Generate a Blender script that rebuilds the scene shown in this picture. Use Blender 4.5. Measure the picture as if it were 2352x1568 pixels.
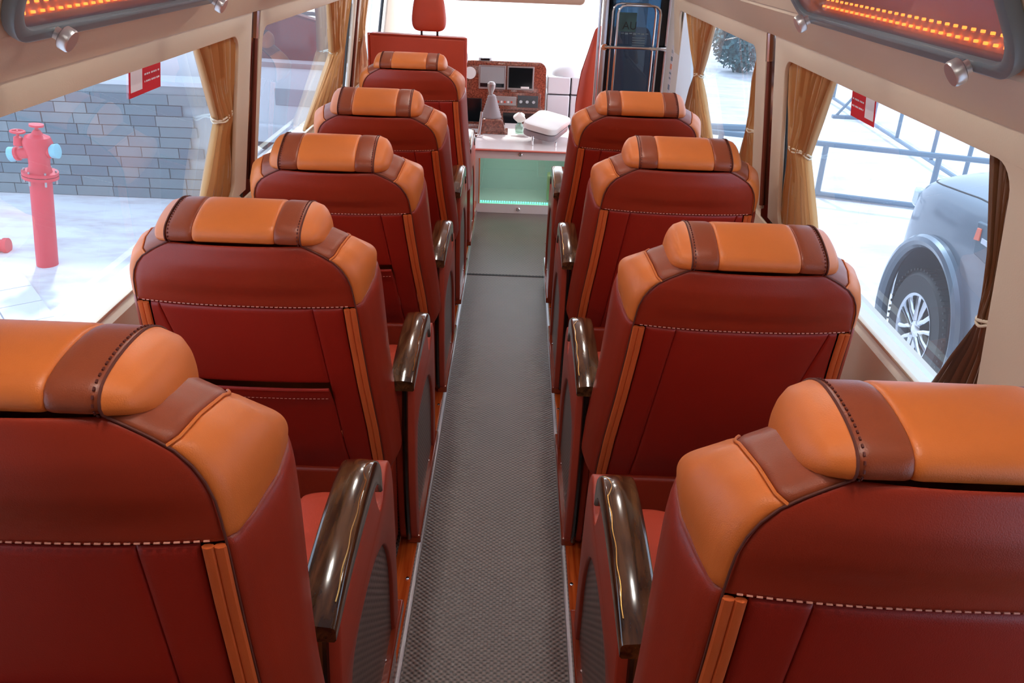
import bpy, bmesh, math, random
from mathutils import Vector, Matrix, noise
R = math.radians
S = bpy.context.scene
random.seed(7)
for o in list(bpy.data.objects): bpy.data.objects.remove(o)

# ---------------------------------------------------------------- camera
cd = bpy.data.cameras.new('camera'); cam = bpy.data.objects.new('camera', cd)
S.collection.objects.link(cam); S.camera = cam
cd.sensor_width = 36; cd.lens = 1950 / 2352 * 36; cd.clip_start = .02; cd.clip_end = 300
def camera_axes():
    Y = Vector((1200 - 1176, -145 - 784, 1950)).normalized()
    s, c = math.sin(R(2.3)), math.cos(R(2.3))
    u = Vector((-s, c, 0)); D = (u + Vector((0, 0, -u.dot(Y) / Y.z))).normalized()
    X = D.cross(Y)
    return X, Y, -D
X_, Y_, Z_ = camera_axes()                       # world axes seen in camera space (x right, y down, z forward)
right = Vector((X_.x, Y_.x, Z_.x)); down = Vector((X_.y, Y_.y, Z_.y)); fwd = Vector((X_.z, Y_.z, Z_.z))
m = Matrix((right, -down, -fwd)).transposed().to_4x4(); m.translation = (0, 0, 1.75)
cam.matrix_world = m

# ---------------------------------------------------------------- world, sun, exposure
w = bpy.data.worlds.new('sky'); S.world = w; w.use_nodes = True
nt = w.node_tree; bg = nt.nodes['Background']
tc = nt.nodes.new('ShaderNodeTexCoord'); sp = nt.nodes.new('ShaderNodeSeparateXYZ'); cr = nt.nodes.new('ShaderNodeValToRGB')
nt.links.new(tc.outputs['Generated'], sp.inputs[0]); nt.links.new(sp.outputs['Z'], cr.inputs[0]); nt.links.new(cr.outputs[0], bg.inputs[0])
cr.color_ramp.elements[0].color = (.93, .92, 1, 1); cr.color_ramp.elements[0].position = .0
cr.color_ramp.elements[1].color = (.78, .86, 1, 1); cr.color_ramp.elements[1].position = .8
bg.inputs[1].default_value = 2.5
sd = bpy.data.lights.new('sun', 'SUN'); so = bpy.data.objects.new('sun', sd); S.collection.objects.link(so)
sd.energy = 3.2; sd.angle = R(3); sd.color = (1, .96, .92)
so.rotation_euler = Vector((-.25, 1.0, 1.12)).to_track_quat('Z', 'Y').to_euler()
S.view_settings.view_transform = 'Standard'; S.view_settings.look = 'None'
S.view_settings.gamma = 1; S.view_settings.use_curve_mapping = False
S.view_settings.exposure = 0.62

# ---------------------------------------------------------------- helpers
COL = S.collection
def lin(c):
    r = []
    for v in c:
        v /= 255.; r.append(v / 12.92 if v <= .04045 else ((v + .055) / 1.055) ** 2.4)
    return (*r, 1)
def mat(name, c, rough=.5, metal=0, bump=0, bscale=200, vary=0, vscale=4, coat=0, spec=.5, emit=None, es=0, sheen=0):
    m = bpy.data.materials.new(name); m.use_nodes = True; n = m.node_tree.nodes; l = m.node_tree.links
    p = n['Principled BSDF']; p.inputs['Base Color'].default_value = lin(c); p.inputs['Roughness'].default_value = rough
    p.inputs['Metallic'].default_value = metal; p.inputs['Coat Weight'].default_value = coat
    p.inputs['Specular IOR Level'].default_value = spec; p.inputs['Coat Roughness'].default_value = .08
    p.inputs['Sheen Weight'].default_value = sheen
    t = n.new('ShaderNodeTexCoord')
    if emit: p.inputs['Emission Color'].default_value = lin(emit); p.inputs['Emission Strength'].default_value = es
    if vary:
        z = n.new('ShaderNodeTexNoise'); z.inputs['Scale'].default_value = vscale; z.inputs['Detail'].default_value = 5
        l.new(t.outputs['Object'], z.inputs['Vector'])
        mx = n.new('ShaderNodeMix'); mx.data_type = 'RGBA'; c0 = lin([max(0, v * (1 - vary)) for v in c]); c1 = lin([min(255, v * (1 + vary)) for v in c])
        mx.inputs[6].default_value = c0; mx.inputs[7].default_value = c1
        l.new(z.outputs['Fac'], mx.inputs[0]); l.new(mx.outputs[2], p.inputs['Base Color'])
    if bump:
        z = n.new('ShaderNodeTexNoise'); z.inputs['Scale'].default_value = bscale; z.inputs['Detail'].default_value = 3
        l.new(t.outputs['Object'], z.inputs['Vector'])
        b = n.new('ShaderNodeBump'); b.inputs['Strength'].default_value = bump; b.inputs['Distance'].default_value = .002
        l.new(z.outputs['Fac'], b.inputs['Height']); l.new(b.outputs[0], p.inputs['Normal'])
    return m
def leather(name, c, rough=.42): return mat(name, c, rough, bump=.16, bscale=650, vary=.06, vscale=7, spec=.45)
def wood(name, c0, c1, scale=6, rough=.15, coat=1.0, axis=1):
    m = mat(name, c0, rough, coat=coat); n = m.node_tree.nodes; l = m.node_tree.links; p = n['Principled BSDF']
    t = n.new('ShaderNodeTexCoord'); mp = n.new('ShaderNodeMapping'); sc = [scale * 9] * 3; sc[axis] = scale * .5; mp.inputs['Scale'].default_value = sc
    z = n.new('ShaderNodeTexNoise'); z.inputs['Scale'].default_value = 1; z.inputs['Detail'].default_value = 6; z.inputs['Distortion'].default_value = .6
    r = n.new('ShaderNodeValToRGB'); r.color_ramp.elements[0].position = .35; r.color_ramp.elements[1].position = .65
    r.color_ramp.elements[0].color = lin(c0); r.color_ramp.elements[1].color = lin(c1)
    l.new(t.outputs['Object'], mp.inputs[0]); l.new(mp.outputs[0], z.inputs['Vector']); l.new(z.outputs['Fac'], r.inputs[0]); l.new(r.outputs[0], p.inputs['Base Color'])
    return m
def glass(name, tint, refl=1.0, rough=0.0, haze=0):
    m = bpy.data.materials.new(name); m.use_nodes = True; n = m.node_tree.nodes; l = m.node_tree.links
    n.remove(n['Principled BSDF']); out = n['Material Output']
    t = n.new('ShaderNodeBsdfTransparent'); t.inputs[0].default_value = lin(tint)
    g = n.new('ShaderNodeBsdfGlossy'); g.inputs['Roughness'].default_value = rough; g.inputs['Color'].default_value = (1, 1, 1, 1)
    f = n.new('ShaderNodeLayerWeight'); f.inputs[0].default_value = .5
    pw = n.new('ShaderNodeMath'); pw.operation = 'POWER'; pw.inputs[1].default_value = 5
    k = n.new('ShaderNodeMath'); k.operation = 'MULTIPLY_ADD'; k.inputs[1].default_value = .9 * refl; k.inputs[2].default_value = .042 * refl; k.use_clamp = True
    x = n.new('ShaderNodeMixShader'); l.new(f.outputs['Facing'], pw.inputs[0]); l.new(pw.outputs[0], k.inputs[0]); l.new(k.outputs[0], x.inputs[0]); l.new(t.outputs[0], x.inputs[1]); l.new(g.outputs[0], x.inputs[2])
    last = x.outputs[0]
    if haze:
        h = n.new('ShaderNodeBsdfTranslucent'); h.inputs[0].default_value = (.80, .90, 1, 1); y = n.new('ShaderNodeMixShader'); y.inputs[0].default_value = haze; l.new(last, y.inputs[1]); l.new(h.outputs[0], y.inputs[2]); last = y.outputs[0]
    l.new(last, out.inputs[0])
    return m
def satin(name, c, c2):
    m = mat(name, c, .30, .25, bump=.2, bscale=700, sheen=.4); n = m.node_tree.nodes; l = m.node_tree.links; p = n['Principled BSDF']; out = n['Material Output']
    t = n.new('ShaderNodeBsdfTranslucent'); t.inputs[0].default_value = lin(c2); x = n.new('ShaderNodeMixShader'); x.inputs[0].default_value = .12
    l.new(p.outputs[0], x.inputs[1]); l.new(t.outputs[0], x.inputs[2]); l.new(x.outputs[0], out.inputs[0])
    return m
def emissive(name, c, s):
    m = bpy.data.materials.new(name); m.use_nodes = True; n = m.node_tree.nodes; n.remove(n['Principled BSDF'])
    e = n.new('ShaderNodeEmission'); e.inputs[0].default_value = lin(c); e.inputs[1].default_value = s; m.node_tree.links.new(e.outputs[0], n['Material Output'].inputs[0]); return m

def tag(o, label=None, cat=None, group=None, kind=None):
    if label: o['label'] = label
    if cat: o['category'] = cat
    if group: o['group'] = group
    if kind: o['kind'] = kind
    return o
def empty(name, loc, label=None, cat=None, group=None, rz=0):
    o = bpy.data.objects.new(name, None); COL.objects.link(o); o.location = loc; o.rotation_euler = (0, 0, rz); o.empty_display_size = .1
    return tag(o, label, cat, group)
class MB:
    def __init__(s): s.v = []; s.f = []
    def add(s, vs, fs):
        k = len(s.v); s.v += [tuple(p) for p in vs]; s.f += [tuple(i + k for i in f) for f in fs]; return s
    def box(s, a, b, M=None):
        x0, y0, z0 = a; x1, y1, z1 = b
        vs = [Vector(p) for p in ((x0,y0,z0),(x1,y0,z0),(x1,y1,z0),(x0,y1,z0),(x0,y0,z1),(x1,y0,z1),(x1,y1,z1),(x0,y1,z1))]
        if M: vs = [M @ p for p in vs]
        return s.add(vs, [(0,3,2,1),(4,5,6,7),(0,1,5,4),(1,2,6,5),(2,3,7,6),(3,0,4,7)])
    def tube(s, pts, r, n=8, cap=True, closed=False, sq=1.0):
        pts = [Vector(p) for p in pts]; N = len(pts); rs = r if isinstance(r, (list, tuple)) else [r] * N
        vs = []; up = None
        for i, p in enumerate(pts):
            if closed: d = (pts[(i + 1) % N] - pts[i - 1])
            else: d = (pts[min(i + 1, N - 1)] - pts[max(i - 1, 0)])
            d.normalize()
            if up is None:
                up = Vector((0, 0, 1)) if abs(d.z) < .9 else Vector((0, 1, 0))
            a = d.cross(up).normalized(); b = a.cross(d).normalized(); up = b
            for k in range(n):
                t = 2 * math.pi * k / n; vs.append(p + (a * math.cos(t) + b * math.sin(t) * sq) * rs[i])
        fs = []
        for i in range(N if closed else N - 1):
            j = (i + 1) % N
            for k in range(n): fs.append((i*n+k, i*n+(k+1)%n, j*n+(k+1)%n, j*n+k))
        if cap and not closed: fs.append(tuple(range(n))[::-1]); fs.append(tuple((N-1)*n+k for k in range(n)))
        return s.add(vs, fs)
    def lathe(s, prof, n=24, M=None):               # prof: (r, z) list about local z
        vs = []
        for r, z in prof:
            for k in range(n):
                t = 2 * math.pi * k / n; p = Vector((r * math.cos(t), r * math.sin(t), z)); vs.append(M @ p if M else p)
        fs = []
        for i in range(len(prof) - 1):
            for k in range(n): fs.append((i*n+k, i*n+(k+1)%n, (i+1)*n+(k+1)%n, (i+1)*n+k))
        fs.append(tuple(range(n))[::-1]); fs.append(tuple((len(prof)-1)*n+k for k in range(n)))
        return s.add(vs, fs)
    def grid(s, P, closed_u=False):                 # P[i][j] of points
        ni, nj = len(P), len(P[0]); vs = [p for row in P for p in row]; fs = []
        for i in range(ni if closed_u else ni - 1):
            i2 = (i + 1) % ni
            for j in range(nj - 1): fs.append((i*nj+j, i*nj+j+1, i2*nj+j+1, i2*nj+j))
        return s.add(vs, fs)
    def prism(s, poly, x0, x1, ax=0):               # convex-ish polygon extruded along an axis
        def P(u, v, h): return ((h, u, v), (u, h, v), (u, v, h))[ax]
        n = len(poly); vs = [P(u, v, x0) for u, v in poly] + [P(u, v, x1) for u, v in poly]
        fs = [tuple(range(n))[::-1], tuple(range(n, 2*n))] + [(i, (i+1)%n, n+(i+1)%n, n+i) for i in range(n)]
        return s.add(vs, fs)
    def mesh(s, name, fix=True):
        me = bpy.data.meshes.new(name); me.from_pydata([tuple(p) for p in s.v], [], s.f); me.update()
        if fix:
            bm = bmesh.new(); bm.from_mesh(me); bmesh.ops.recalc_face_normals(bm, faces=bm.faces); bm.to_mesh(me); bm.free()
        return me
    def build(s, name, m, parent=None, smooth=True, bevel=0, seg=2, sub=0, solid=0, angle=35):
        me = s.mesh(name); return link(name, me, m, parent, smooth, bevel, seg, sub, solid, angle)
def link(name, me, m, parent=None, smooth=True, bevel=0, seg=2, sub=0, solid=0, angle=35):
    if not me.materials: me.materials.append(m)
    o = bpy.data.objects.new(name, me); COL.objects.link(o); o.parent = parent
    if smooth:
        me.polygons.foreach_set('use_smooth', [True] * len(me.polygons))
        if hasattr(me, 'set_sharp_from_angle'): me.set_sharp_from_angle(angle=R(angle))
    if solid:
        k = o.modifiers.new('solid', 'SOLIDIFY'); k.thickness = solid; k.offset = 0
    if bevel:
        k = o.modifiers.new('bevel', 'BEVEL'); k.width = bevel; k.segments = seg; k.limit_method = 'ANGLE'; k.angle_limit = R(30); k.harden_normals = False
    if sub:
        k = o.modifiers.new('sub', 'SUBSURF'); k.levels = sub; k.render_levels = sub
    return o
def rrect(x0, y0, x1, y1, r, n=6):
    pts = []
    for cx, cy, a0 in ((x1-r,y1-r,0),(x0+r,y1-r,90),(x0+r,y0+r,180),(x1-r,y0+r,270)):
        for k in range(n + 1):
            a = R(a0 + 90 * k / n); pts.append((cx + r * math.cos(a), cy + r * math.sin(a)))
    return pts
def plate(outlines, thick, bev=0):                   # flat plate with holes from closed outlines, as a mesh in local xy
    cu = bpy.data.curves.new('outline', 'CURVE'); cu.dimensions = '2D'; cu.fill_mode = 'BOTH'; cu.extrude = thick / 2 - bev; cu.bevel_depth = bev; cu.bevel_resolution = 1; cu.offset = -bev
    for pts in outlines:
        s = cu.splines.new('POLY'); s.points.add(len(pts) - 1); s.use_cyclic_u = True
        for p, q in zip(s.points, pts): p.co = (q[0], q[1], 0, 1)
    t = bpy.data.objects.new('outline', cu); COL.objects.link(t); dg = bpy.context.evaluated_depsgraph_get()
    me = bpy.data.meshes.new_from_object(t.evaluated_get(dg)); bpy.data.objects.remove(t); bpy.data.curves.remove(cu)
    me.materials.clear(); bm = bmesh.new(); bm.from_mesh(me); bmesh.ops.remove_doubles(bm, verts=bm.verts, dist=1e-5); bm.to_mesh(me); bm.free()
    return me
def baked(me, Mt):
    me.transform(Mt)
    if Mt.determinant() < 0: me.flip_normals()
    return me
def struct(o, kind='structure'): o['kind'] = kind; return o
def copy_tree(o, parent=None):
    c = o.copy(); COL.objects.link(c); c.parent = parent
    for ch in list(o.children): copy_tree(ch, c)
    return c
def sm(t): t = max(0, min(1, t)); return t * t * (3 - 2 * t)
def interp(tab, x):
    if x <= tab[0][0]: return tab[0][1]
    for (a, va), (b, vb) in zip(tab, tab[1:]):
        if x <= b: return va + (vb - va) * (x - a) / (b - a)
    return tab[-1][1]
def smooth_path(pts, n):                            # Catmull-Rom through points of any dimension, by chord length
    P = [Vector(p) for p in pts]; L = [0]
    for a, b in zip(P, P[1:]): L.append(L[-1] + (b - a).length)
    out = []
    for k in range(n + 1):
        d = L[-1] * k / n; i = 0
        while i < len(P) - 2 and d > L[i + 1]: i += 1
        t = (d - L[i]) / (L[i + 1] - L[i]); p0 = P[max(i - 1, 0)]; p1 = P[i]; p2 = P[i + 1]; p3 = P[min(i + 2, len(P) - 1)]
        out.append(.5 * ((2 * p1) + (p2 - p0) * t + (2 * p0 - 5 * p1 + 4 * p2 - p3) * t * t + (3 * p1 - p0 - 3 * p2 + p3) * t ** 3))
    return out

# ---------------------------------------------------------------- materials
M = dict(
 maroon=leather('maroon leatherette', (152, 46, 25), .37), red=leather('red leatherette', (150, 31, 18), .42), orange=leather('orange leatherette', (218, 116, 52), .40),
 brown=leather('brown leatherette', (146, 68, 40), .36), coral=leather('coral leatherette', (196, 72, 48), .42), stripe=leather('orange stripe', (214, 100, 48), .45),
 armred=mat('red moulded panel', (176, 66, 46), .38, bump=.2, bscale=500), black=mat('black trim', (14, 12, 11), .14, coat=.8), armwood=wood('dark glossy walnut', (42, 25, 14), (98, 64, 38), 7, .14, .6),
 floorwood=wood('orange glossy wood', (168, 62, 22), (214, 98, 40), 7, .16), dashwood=wood('red brown burl wood', (86, 40, 28), (150, 82, 62), 10, .2), beige=mat('beige wall lining', (226, 208, 184), .55, bump=.15, bscale=300),
 white=mat('white lining', (232, 228, 226), .5), seam=mat('dark seam', (96, 40, 26), .7), thread=mat('pale thread', (226, 150, 128), .7), darkthread=mat('dark thread', (92, 30, 20), .7), gold=mat('gold inlay', (226, 170, 96), .3, 1),
 knob=mat('brushed knob', (222, 222, 224), .34, .8), chrome=mat('chrome', (225, 225, 228), .12, 1), alu=mat('aluminium', (205, 207, 214), .28, 1), frame=mat('grey rack frame', (112, 124, 132), .42, coat=.2), rackin=mat('rack lining', (226, 214, 226), .5), rubber=mat('rubber', (22, 22, 24), .6),
 satin=satin('gold satin', (208, 154, 94), (236, 180, 116)), satin2=satin('brown satin', (120, 76, 40), (150, 96, 54)), tie=mat('cream cord', (230, 214, 188), .6),
 glass=glass('window glass', (170, 191, 208), 1.0, haze=.035), tint=glass('tinted glass', (168, 188, 203), 1.5, haze=.03), ws=glass('windshield glass', (245, 250, 250)), rackglass=glass('rack glass', (236, 226, 232), .5, haze=.24), cabglass=glass('cabinet glass', (225, 238, 232), 1.5), doorglass=glass('door glass', (84, 112, 132), .8, haze=.05),
 greydash=mat('light grey plastic', (214, 218, 224), .5), screen=mat('dark screen', (12, 18, 22), .12), silver=mat('silver frame', (168, 160, 160), .3, .6), greyleather=leather('grey leather', (150, 140, 144), .45),
)
def floor_mat(name='ribbed rubber mat', ax='X', ay='Y'):
    m = bpy.data.materials.new(name); m.use_nodes = True; n = m.node_tree.nodes; l = m.node_tree.links; p = n['Principled BSDF']
    t = n.new('ShaderNodeTexCoord'); s = n.new('ShaderNodeSeparateXYZ'); l.new(t.outputs['Object'], s.inputs[0])
    def mth(op, a, b=None):
        k = n.new('ShaderNodeMath'); k.operation = op
        for i, q in enumerate((a, b)):
            if q is None: continue
            if isinstance(q, (int, float)): k.inputs[i].default_value = q
            else: l.new(q, k.inputs[i])
        return k.outputs[0]
    x = mth('MULTIPLY', s.outputs[ax], 2 * math.pi / .019); y = mth('MULTIPLY', s.outputs[ay], 2 * math.pi / .017)
    a = mth('COSINE', x); b = mth('COSINE', y); h = mth('MULTIPLY', mth('ADD', mth('MULTIPLY', a, b), 1), .5)
    z = n.new('ShaderNodeTexNoise'); z.inputs['Scale'].default_value = 3; l.new(t.outputs['Object'], z.inputs['Vector'])
    r = n.new('ShaderNodeValToRGB'); r.color_ramp.elements[0].position = .12; r.color_ramp.elements[1].position = .75
    r.color_ramp.elements[0].color = lin((52, 40, 38)); r.color_ramp.elements[1].color = lin((150, 128, 122)); l.new(h, r.inputs[0])
    mx = n.new('ShaderNodeMix'); mx.data_type = 'RGBA'; mx.blend_type = 'MULTIPLY'; mx.inputs[0].default_value = .5; l.new(r.outputs[0], mx.inputs[6]); l.new(z.outputs['Fac'], mx.inputs[7]); l.new(mx.outputs[2], p.inputs['Base Color'])
    bp = n.new('ShaderNodeBump'); bp.inputs['Strength'].default_value = .8; bp.inputs['Distance'].default_value = .002; l.new(h, bp.inputs['Height']); l.new(bp.outputs[0], p.inputs['Normal'])
    p.inputs['Roughness'].default_value = .34; p.inputs['Specular IOR Level'].default_value = .7; p.inputs['Coat Weight'].default_value = .2; p.inputs['Coat Roughness'].default_value = .3
    return m
M['mat'] = floor_mat(); M['insert'] = floor_mat('ribbed side insert', 'Y', 'Z')

# ---------------------------------------------------------------- outside ground
GZ = -.7
def ground_mat():
    m = mat('pale concrete ground', (226, 222, 224), .8, bump=.3, bscale=30); n = m.node_tree.nodes; l = m.node_tree.links
    t = n.new('ShaderNodeTexCoord'); mp = n.new('ShaderNodeMapping'); mp.inputs['Scale'].default_value = (.9, 1.9, 1); z = n.new('ShaderNodeTexNoise'); z.inputs['Scale'].default_value = 1.4; z.inputs['Detail'].default_value = 7; z.inputs['Roughness'].default_value = .65
    r = n.new('ShaderNodeValToRGB'); r.color_ramp.elements[0].position = .36; r.color_ramp.elements[1].position = .56; r.color_ramp.elements[0].color = lin((204, 190, 190)); r.color_ramp.elements[1].color = lin((230, 226, 228))
    l.new(t.outputs['Object'], mp.inputs[0]); l.new(mp.outputs[0], z.inputs['Vector']); l.new(z.outputs['Fac'], r.inputs[0]); l.new(r.outputs[0], n['Principled BSDF'].inputs['Base Color']); return m
M['ground'] = ground_mat()
g = MB().box((-60, -40, GZ - .2), (60, 90, GZ)).build('ground', M['ground'], smooth=False); struct(g); g['label'] = 'pale sunlit concrete yard'

# ---------------------------------------------------------------- bus shell
XL = lambda z: -.975 + .135 * (z - .87)
XR = lambda z: .908 - .12 * (z - .87)
PL = .08                                            # seat platform height
Y0, Y1 = -1.1, 7.3
f = MB().box((-.25, Y0, -.05), (.2, 4.55, 0)).build('floor', M['mat'], smooth=False); struct(f)
f['label'] = 'dark ribbed rubber aisle mat'
f2 = MB().box((-.25, 4.553, -.05), (.42, 7.0, -.001)).build('mat_section', M['mat'], smooth=False, parent=f)
sb = MB().box((-.25, 4.535, -.045), (.2, 4.555, .002)).build('joint', M['rubber'], smooth=False, parent=f)
MB().box((.42, 4.553, -.35), (1.0, 5.9, -.3)).build('stairwell_step', M['mat'], smooth=False, parent=f)
for s, x0, x1, nm, ye in ((-1, -.25, -.99, 'left', 5.75), (1, .2, .93, 'right', 4.75)):
    t = MB().box((min(x0 + s*.055, x1), Y0, -.05), (max(x0 + s*.055, x1), ye, PL - .002)).build('platform', M['mat'], smooth=False, parent=f)
    t = MB().box((min(x0, x0 + s*.055), Y0, -.048), (max(x0, x0 + s*.055), ye, PL)).build('platform_edge', M['floorwood'], parent=f, bevel=.003)
    t['label'] = 'glossy orange wood platform edge'
    e = MB().box((x0 - s*.001 - .004, Y0, .0), (x0 - s*.001 + .004, ye, .012)).build('edge_strip', M['alu'], parent=f, smooth=False); e['label'] = 'aluminium strip along the mat'
    sc = MB()
    for k in range(9):
        y = .9 + k * .5; sc.lathe([(0, 0), (.006, 0), (.006, .003), (.004, .005), (0, .005)], 8, Matrix.Translation((x0 + s*.01, y, PL)))
    sc.build('edge_screws', M['chrome'], parent=f)['kind'] = 'stuff'

def wall_side(s, nm, holes, slots):
    X = XL if s < 0 else XR
    w = MB()
    z0, z1 = .845, 1.50
    # lower wall
    xa = X(.80) ; w.prism([(xa, -.3), (xa, z0), (xa + s*.02, z0 + .02), (xa + s*.09, z0 + .02), (xa + s*.09, -.3)], Y0, Y1 if s < 0 else 4.8, 1)
    wo = w.build('wall_' + nm, M['beige'], smooth=False); struct(wo)
    # pillars and header as plates with rounded window openings
    d = Vector((X(z1) - X(z0), 0, z1 - z0)).normalized(); hh = (z1 - z0) / d.z
    Mx = Matrix(((0, d.x, s * 1, X(z0)), (1, 0, 0, 0), (0, d.z, 0, z0 + .015), (0, 0, 0, 1)))
    ys = [Y0] + [q for sl in slots for q in sl] + [Y1 if s < 0 else 4.98]
    for a, b in zip(ys[::2], ys[1::2]):
        outs = [[(a, 0.02), (b, 0.02), (b, hh - .02), (a, hh - .02)]]
        for (ha, hb) in holes:
            if ha > a and hb < b: outs.append(rrect(ha, .03, hb, hh - .085, .055)[::-1])
        o = link('window_surround', baked(plate(outs, .014, .003), Mx @ Matrix.Translation((0, 0, .007))), M['beige'], wo, smooth=True)
    # sill ledge and outer frame
    xs = X(z0) + s*.02
    MB().box((min(xs, xs + s*.055), Y0, z0 + .012), (max(xs, xs + s*.055), Y1 if s < 0 else 4.8, z0 + .024)).build('window_sill', M['white'], wo, smooth=False)
    # reveals outside the lining
    rv = MB()
    for a, b in slots:
        for y in (a, b): rv.box((min(X(.9), X(.9) + s*.09), y - .004, z0), (max(X(.9), X(.9) + s*.09), y + .004, 1.5), None)
    for a, b in slots:
        MB().box((0, a - .01, 0), (s * .012, b + .01, hh), Matrix(((1, 0, d.x, X(z0) + s * .010), (0, 1, 0, 0), (0, 0, d.z, z0), (0, 0, 0, 1)))).build('pillar_trim', M['black'], wo, smooth=False)
        tp = MB().tube([(X(1.40) + s*.010, b - .02, 1.40), (X(.95) + s*.010, b - .02, .90)], .009, 10); tb = tp.build('pillar_reflection', mat('red brown pillar reflection', (120, 60, 48), .2, coat=.6), wo)  # red brown tube stands in for the reflection strip in the black slot
        cp = MB().tube([(X(1.49) + s*.008, b - .02, 1.49), (X(1.40) + s*.008, b - .02, 1.40)], .012, 10); cp.build('chrome_cap', M['chrome'], wo)
    # underside cove up to the rack, and wall behind the rack
    xb = -.82 if s < 0 else .733
    cv = MB().prism([(X(1.5) - s*.004, 1.492), (xb, 1.585), (xb, 1.60), (X(1.5) + s*.03, 1.512)], Y0, 6.2 if s < 0 else 5.0, 1).build('cove_panel', M['beige'], wo, smooth=False)
    MB().prism([(X(1.5) + s*.015, 1.50), (X(1.5) + s*.015, 1.92), (X(1.5) + s*.03, 1.92), (X(1.5) + s*.03, 1.50)], Y0, 6.6 if s < 0 else 5.0, 1).build('upper_wall', M['rackin'], wo, smooth=False)
    return wo
wl = wall_side(-1, 'left', [(.35, 2.89), (3.17, 5.02), (5.22, 6.35)], [(3.03, 3.125), (5.075, 5.165)])
wr = wall_side(1, 'right', [(.1, 1.28), (1.43, 2.81), (3.17, 4.82)], [(2.93, 3.04)])
wl['label'] = 'left beige side wall of the bus'; wr['label'] = 'right beige side wall of the bus'
# window glass
def window(nm, s, a, b, m):
    X = XL if s < 0 else XR; z0, z1 = .86, 1.47
    mb = MB().add([(X(z0) + s*.062, a, z0), (X(z0) + s*.062, b, z0), (X(z1) + s*.062, b, z1), (X(z1) + s*.062, a, z1)], [(0, 1, 2, 3)])
    o = mb.build(nm, m, smooth=False); struct(o)
    fr = MB()
    for y0, y1 in ((a, a + .022), (b - .022, b)):
        fr.add([(X(z) + s*q, y, z) for z in (z0, z1) for q in (.052, .072) for y in (y0, y1)], [(0,1,3,2),(4,6,7,5),(0,4,5,1),(2,3,7,6),(0,2,6,4),(1,5,7,3)])
    fr.build('window_frame', M['rubber'], o, smooth=False)
    return o
for i, (s, a, b, m) in enumerate(((-1, -.9, 3.03, 'tint'), (-1, 3.13, 5.07, 'tint'), (-1, 5.17, 6.5, 'glass'), (1, -.9, 1.36, 'glass'), (1, 1.36, 2.94, 'glass'), (1, 3.04, 4.95, 'glass'))):
    window('window_%d' % (i + 1), s, a, b, M[m])
# vertical centre frames of the sliding panes
bw = MB().box((-1.1, Y0 - .1, -.3), (1.0, Y0, 1.95)).build('wall_back', M['beige'], smooth=False); struct(bw)
ce = MB().box((-.62, Y0, 1.9), (.54, 6.3, 1.94)).build('ceiling', M['white'], smooth=False); struct(ce)
MB().prism([(-1.0, 1.90), (-.55, 1.90), (-.55, 1.95), (-1.0, 1.95)], Y0, 6.3, 1).build('ceiling_side', M['beige'], ce, smooth=False)
MB().prism([(.47, 1.90), (.92, 1.90), (.92, 1.95), (.47, 1.95)], Y0, 6.3, 1).build('ceiling_side', M['beige'], ce, smooth=False)
# ceiling lamps (real downlights, in pairs)
lampE = emissive('lamp diffuser', (255, 248, 236), 66)
proto = None
for k in range(5):
    for x in (-.36, .28):
        for dy in (0, .1):
            y = .55 + k * 1.05 + dy
            if proto is None:
                L = empty('ceiling_lamp', (x, y, 1.9)); proto = L
                MB().lathe([(.042, 0), (.042, -.006), (.034, -.008), (.034, -.003), (.0, -.003)], 20).build('trim_ring', M['chrome'], L)
                MB().lathe([(0, -.005), (.033, -.005), (.033, -.0035), (0, -.0035)], 20).build('lens', lampE, L)
            else: L = copy_tree(proto); L.location = (x, y, 1.9)
            tag(L, 'small round recessed ceiling downlight above the bus aisle', 'ceiling lamp', 'round downlights in the bus ceiling')

for s_, a_, b_ in ((-1, -.99, -.25), (1, .2, .93)):
    MB().box((a_, Y0, PL - .002), (b_, 1.59, PL + .12)).build('raised_step', M['floorwood'], f, bevel=.003)
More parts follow.
